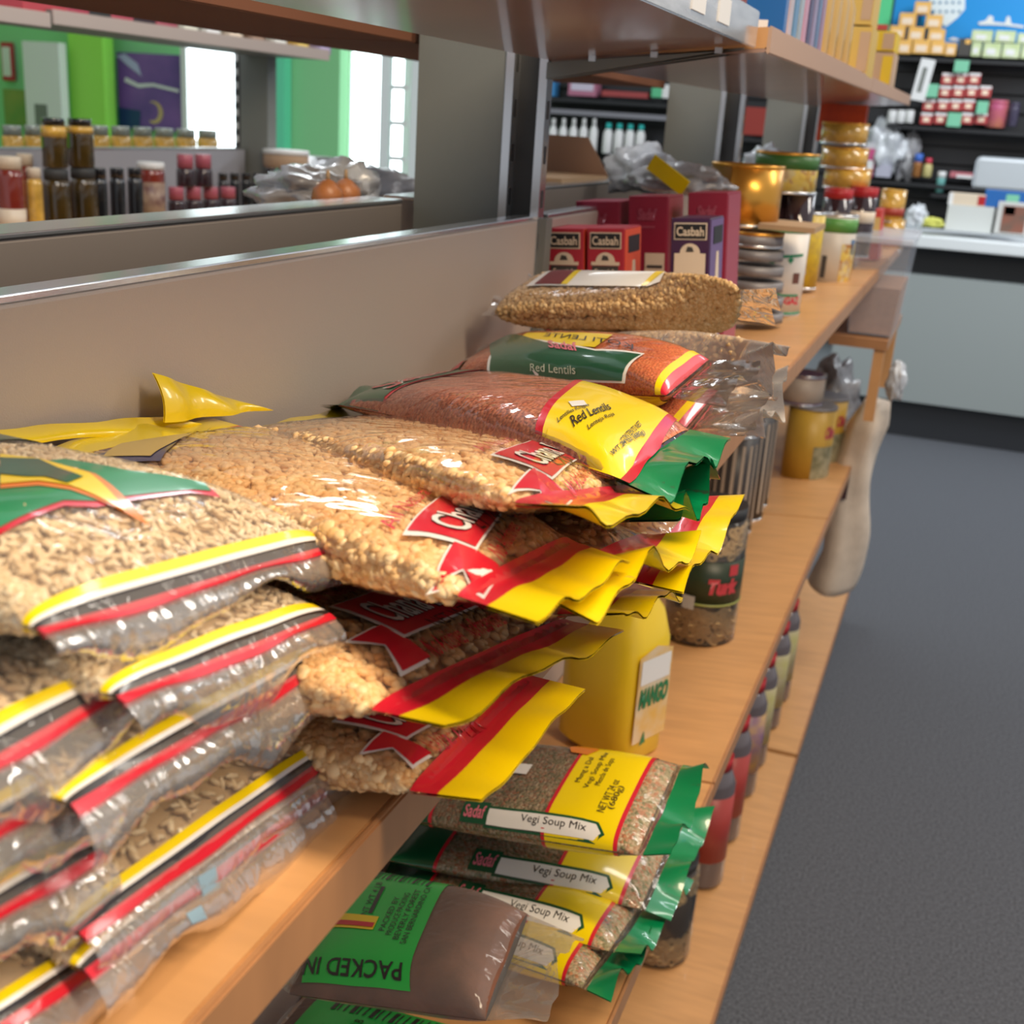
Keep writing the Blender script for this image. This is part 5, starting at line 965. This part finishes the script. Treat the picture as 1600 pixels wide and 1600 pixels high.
jp('fruit_label', [(-0.034, 0.035), (0.034, 0.035), (0.034, 0.16), (0.0, 0.17), (-0.034, 0.16)], mat('label_fruit', (0.75, 0.45, 0.10), 0.4, two=(0.72, 0.66, 0.55), vscale=22)); jp('label_cloud', [(-0.03, 0.12), (0.03, 0.12), (0.03, 0.155), (-0.03, 0.155)], M_WHITE, 0.002)
paint('lettering', text2d('MANGO', 0.2, 0.05), lambda u, v: Vector((0.0690, u, v)), col('label_dgreen', (0.02, 0.2, 0.08)), bt, ((-0.03, 0.085), (0.06, 0.0), (0, 0.03)), 10, 10)
jp('leaf', [(-0.02, 0.03), (-0.008, 0.032), (-0.012, 0.05)], col('label_dgreen', (0.02, 0.2, 0.08)), 0.002)
# ring biscuit jar
RG = grain_mat('ring_biscuit', (0.45, 0.28, 0.10), (0.60, 0.42, 0.20), (0.72, 0.55, 0.32), 0.6)
def ringjar(lab, loc, R_, h_, green=True):
    r = empty('snack_jar', loc); tag(r, lab, 'jar'); lathe('contents', [(R_ * 0.9, 0.002), (R_ * 0.9, h_ * 0.86)], mat('jar_dark', (0.06, 0.035, 0.02), 0.8), r, 24)
    lathe('clear_wall', [(R_ * 0.97, 0), (R_, 0.006), (R_, h_ * 0.88), (R_ * 0.9, h_ * 0.92)], film_mat('jar_film', 0.03, 0.05, refl=1.0), r, 32); lathe('lid', [(R_ * 0.93, h_ * 0.92), (R_ * 0.93, h_)], col('lid_black', (0.03, 0.03, 0.03)), r, 28)
    bm = bmesh.new()
    for q in range(230):
        t = random.uniform(-2.9, 0.5); z = random.choice((random.uniform(0.012, h_ * 0.27), random.uniform(0.012, h_ * 0.27), random.uniform(h_ * 0.66, h_ * 0.86))); c = Vector((R_ * 0.92 * math.cos(t), R_ * 0.92 * math.sin(t), z))
        n = Vector((math.cos(t), math.sin(t), random.uniform(-.5, .5))).normalized(); a = n.orthogonal().normalized(); b = n.cross(a); ra, rb = 0.0065, 0.0026; ring = []
        for i in range(12):
            e = a * math.cos(i * math.pi / 6) + b * math.sin(i * math.pi / 6); ring.append([bm.verts.new(c + e * (ra + rb * math.cos(j * math.pi / 3)) + n * rb * math.sin(j * math.pi / 3)) for j in range(6)])
        for i in range(12):
            for j in range(6): bm.faces.new((ring[i][j], ring[(i + 1) % 12][j], ring[(i + 1) % 12][(j + 1) % 6], ring[i][(j + 1) % 6]))
    o = obj('ring_biscuits', bm, mat('biscuit', (0.58, 0.40, 0.19), 0.6), r, True); o['kind'] = 'stuff'
    if green:
        lathe('dark_label', [(R_ * 1.01, h_ * 0.32), (R_ * 1.01, h_ * 0.64)], col('label_darkgreen', (0.02, 0.035, 0.012)), r, 32); lathe('pale_line', [(R_ * 1.02, h_ * 0.315), (R_ * 1.02, h_ * 0.33)], col('line_green', (0.35, 0.38, 0.10)), r, 32)
        wrap(r, 'red_mark', R_ * 1.01, h_, -75, -22, 0.40, 0.52, col('mark_red', (0.55, 0.05, 0.06)), text2d('Turk', 0.2, 0.08)); wrap(r, 'red_flower', R_ * 1.01, h_, -42, -25, 0.54, 0.62, col('mark_red', (0.55, 0.05, 0.06))); wrap(r, 'barcode_patch', R_ * 1.01, h_, -112, -92, 0.28, 0.38, col('bar_pale', (0.45, 0.42, 0.38)))
    return r
ringjar('jar of ring biscuits with dark green label on the lower shelf', (-0.318, 1.84, H - 0.806), 0.060, 0.235)
for i in range(4):
    j = can('striped_tin', 'dark and cream striped tin behind the snack jar, %s from the front' % ['first', 'second', 'third', 'fourth'][i], 1160, 700, 2.0, 0.045, 0.24, col('tin_dark', (0.05, 0.04, 0.035)), group='striped tins on the lower shelf')
    j.location = (-0.375 - 0.006 * (i % 2), 2.33 + 0.105 * i, H - 0.810)
    for a0 in range(-170, 20, 22): wrap(j, 'cream_stripe', 0.045, 0.24, a0, a0 + 8, 0.08, 0.92, col('stripe_cream', (0.50, 0.40, 0.30)))
def bigcan(lab, loc, r_, h_):
    r = empty('picture_tin', loc); tag(r, lab, 'can'); lathe('tin_body', [(r_, 0.003), (r_, h_)], mat('tin_ochre', (0.55, 0.33, 0.04), 0.4), r, 32); lathe('lid', [(r_ * 1.02, h_ - 0.004), (r_ * 1.02, h_ + 0.003)], M_SILV, r, 32)
    wrap(r, 'food_picture', r_, h_, -70, 10, 0.04, 0.50, mat('food_pic', (0.12, 0.12, 0.05), 0.4, two=(0.45, 0.40, 0.25), vscale=35)); wrap(r, 'red_lettering', r_, h_, -45, -8, 0.60, 0.78, col('let_red', (0.5, 0.06, 0.08)), text2d('Olive', 0.2, 0.05)); return r
bigcan('ochre tin with food picture on the lower shelf', (-0.295, 2.95, H - 0.812), 0.058, 0.185); bigcan('ochre tin behind the first picture tin', (-0.285, 3.12, H - 0.810), 0.058, 0.175)
can('purple_rim_tin', 'cream tin with purple rims stacked on the ochre tins', 1258, 582, 2.95, 0.052, 0.075, col('tin_cream', (0.55, 0.45, 0.36)), bands=(('purple_rim', 0.9, 0.99, col('rim_purple', (0.12, 0.05, 0.15))), ('purple_rim', 0.0, 0.1, col('rim_purple', (0.12, 0.05, 0.15)))))
crumple('plastic_bag', 'dark and white crumpled packet behind the cream tin on the lower shelf', (-0.30, 3.38, H - 0.70), 0.07, 0.10, 0.12, M_PB, 3.3)
# base shelf goods
for i, (y, cc, lab) in enumerate(((1.22, None, 'ring biscuit bag at the bottom by the soup mix bags'),)):
    ringjar('jar of small ring biscuits on the base deck under the green bag ends', (-0.312, 1.76, H - 1.383), 0.060, 0.20, False)
for i, y in enumerate((2.0, 2.17, 2.36, 2.50, 2.70, 2.86)):
    lb = ['first', 'second', 'third', 'fourth', 'fifth', 'sixth'][i]; r = empty('squat_jar', (-0.283, y, H - 1.383)); tag(r, 'squat jar on the base deck, %s from the near end' % lb, 'jar', 'jars along the base deck')
    lathe('glass', [(0.038, 0), (0.042, 0.008), (0.042, 0.22), (0.03, 0.25)], mat('base_jar', (0.12, 0.10, 0.11), 0.2, coat=0.6), r, 24); lathe('lid', [(0.032, 0.25), (0.032, 0.275)], M_RLID, r, 20)
    lathe('label', [(0.0428, 0.06), (0.0428, 0.20)], [mat('lab_red', (0.40, 0.05, 0.04), 0.4), MC['lab_red'], mat('lab_yel', (0.65, 0.40, 0.06), 0.4, two=(0.12, 0.05, 0.25), vscale=18), mat('lab_olive', (0.35, 0.32, 0.08), 0.4, two=(0.5, 0.42, 0.3), vscale=25)][min(i, 3)], r, 24)
# cream cloth roll hanging at the far end
r = empty('cloth_roll', (-0.155, 3.12, H - 1.15)); tag(r, 'rolled cream cloth sack with a dark patch leaning at the shelf end', 'sack')
bm = bmesh.new(); rings = []
for k in range(26):
    t = k / 25; z = 0.52 * t; cx = -0.045 + 0.035 * t + 0.01 * math.sin(t * 7); ra = (0.060 - 0.014 * t) * (0.6 + 0.4 * min(1, (1 - t) * 6 + 0.25)) * (1 + 0.02 * math.sin(k * 0.9))
    rings.append([bm.verts.new((cx + ra * math.cos(a) * (1 + 0.12 * math.sin(3 * a + k * 0.3)), 1.3 * ra * math.sin(a) * (1 + 0.1 * math.cos(4 * a + k * .2)), z)) for a in [2 * math.pi * j / 24 for j in range(24)]])
for A, B in zip(rings, rings[1:]):
    for j in range(24): bm.faces.new((A[j], A[(j + 1) % 24], B[(j + 1) % 24], B[j]))
bm.faces.new(rings[0][::-1]); bm.faces.new(rings[-1]); obj('cloth', bm, mat('cream_cloth', (0.62, 0.52, 0.42), 0.85, var=0.15, vscale=14, bump=0.4, bscale=120), r, True)
box('dark_patch', -0.085, -0.035, -0.080, -0.070, 0.27, 0.345, mat('patch_brown', (0.06, 0.025, 0.03), 0.7), r)
crumple('plastic_bag', 'frosty knotted bag hanging at the corner of the bin stand', (-0.115, 3.02, H - 0.56), 0.022, 0.03, 0.05, M_PBW, 2.9)

for i, (px, lab) in enumerate(((1085, 'left'), (1125, 'right'))):
    t = AX(px, 48 + i * 14, -0.2488); o = box('price_label', -0.2492, -0.2478, t.y - 0.02, t.y + 0.03, H + 0.094, H + 0.116, M_WHITE); tag(o, 'white price label in the clear channel overhead, %s one' % lab, 'price label')
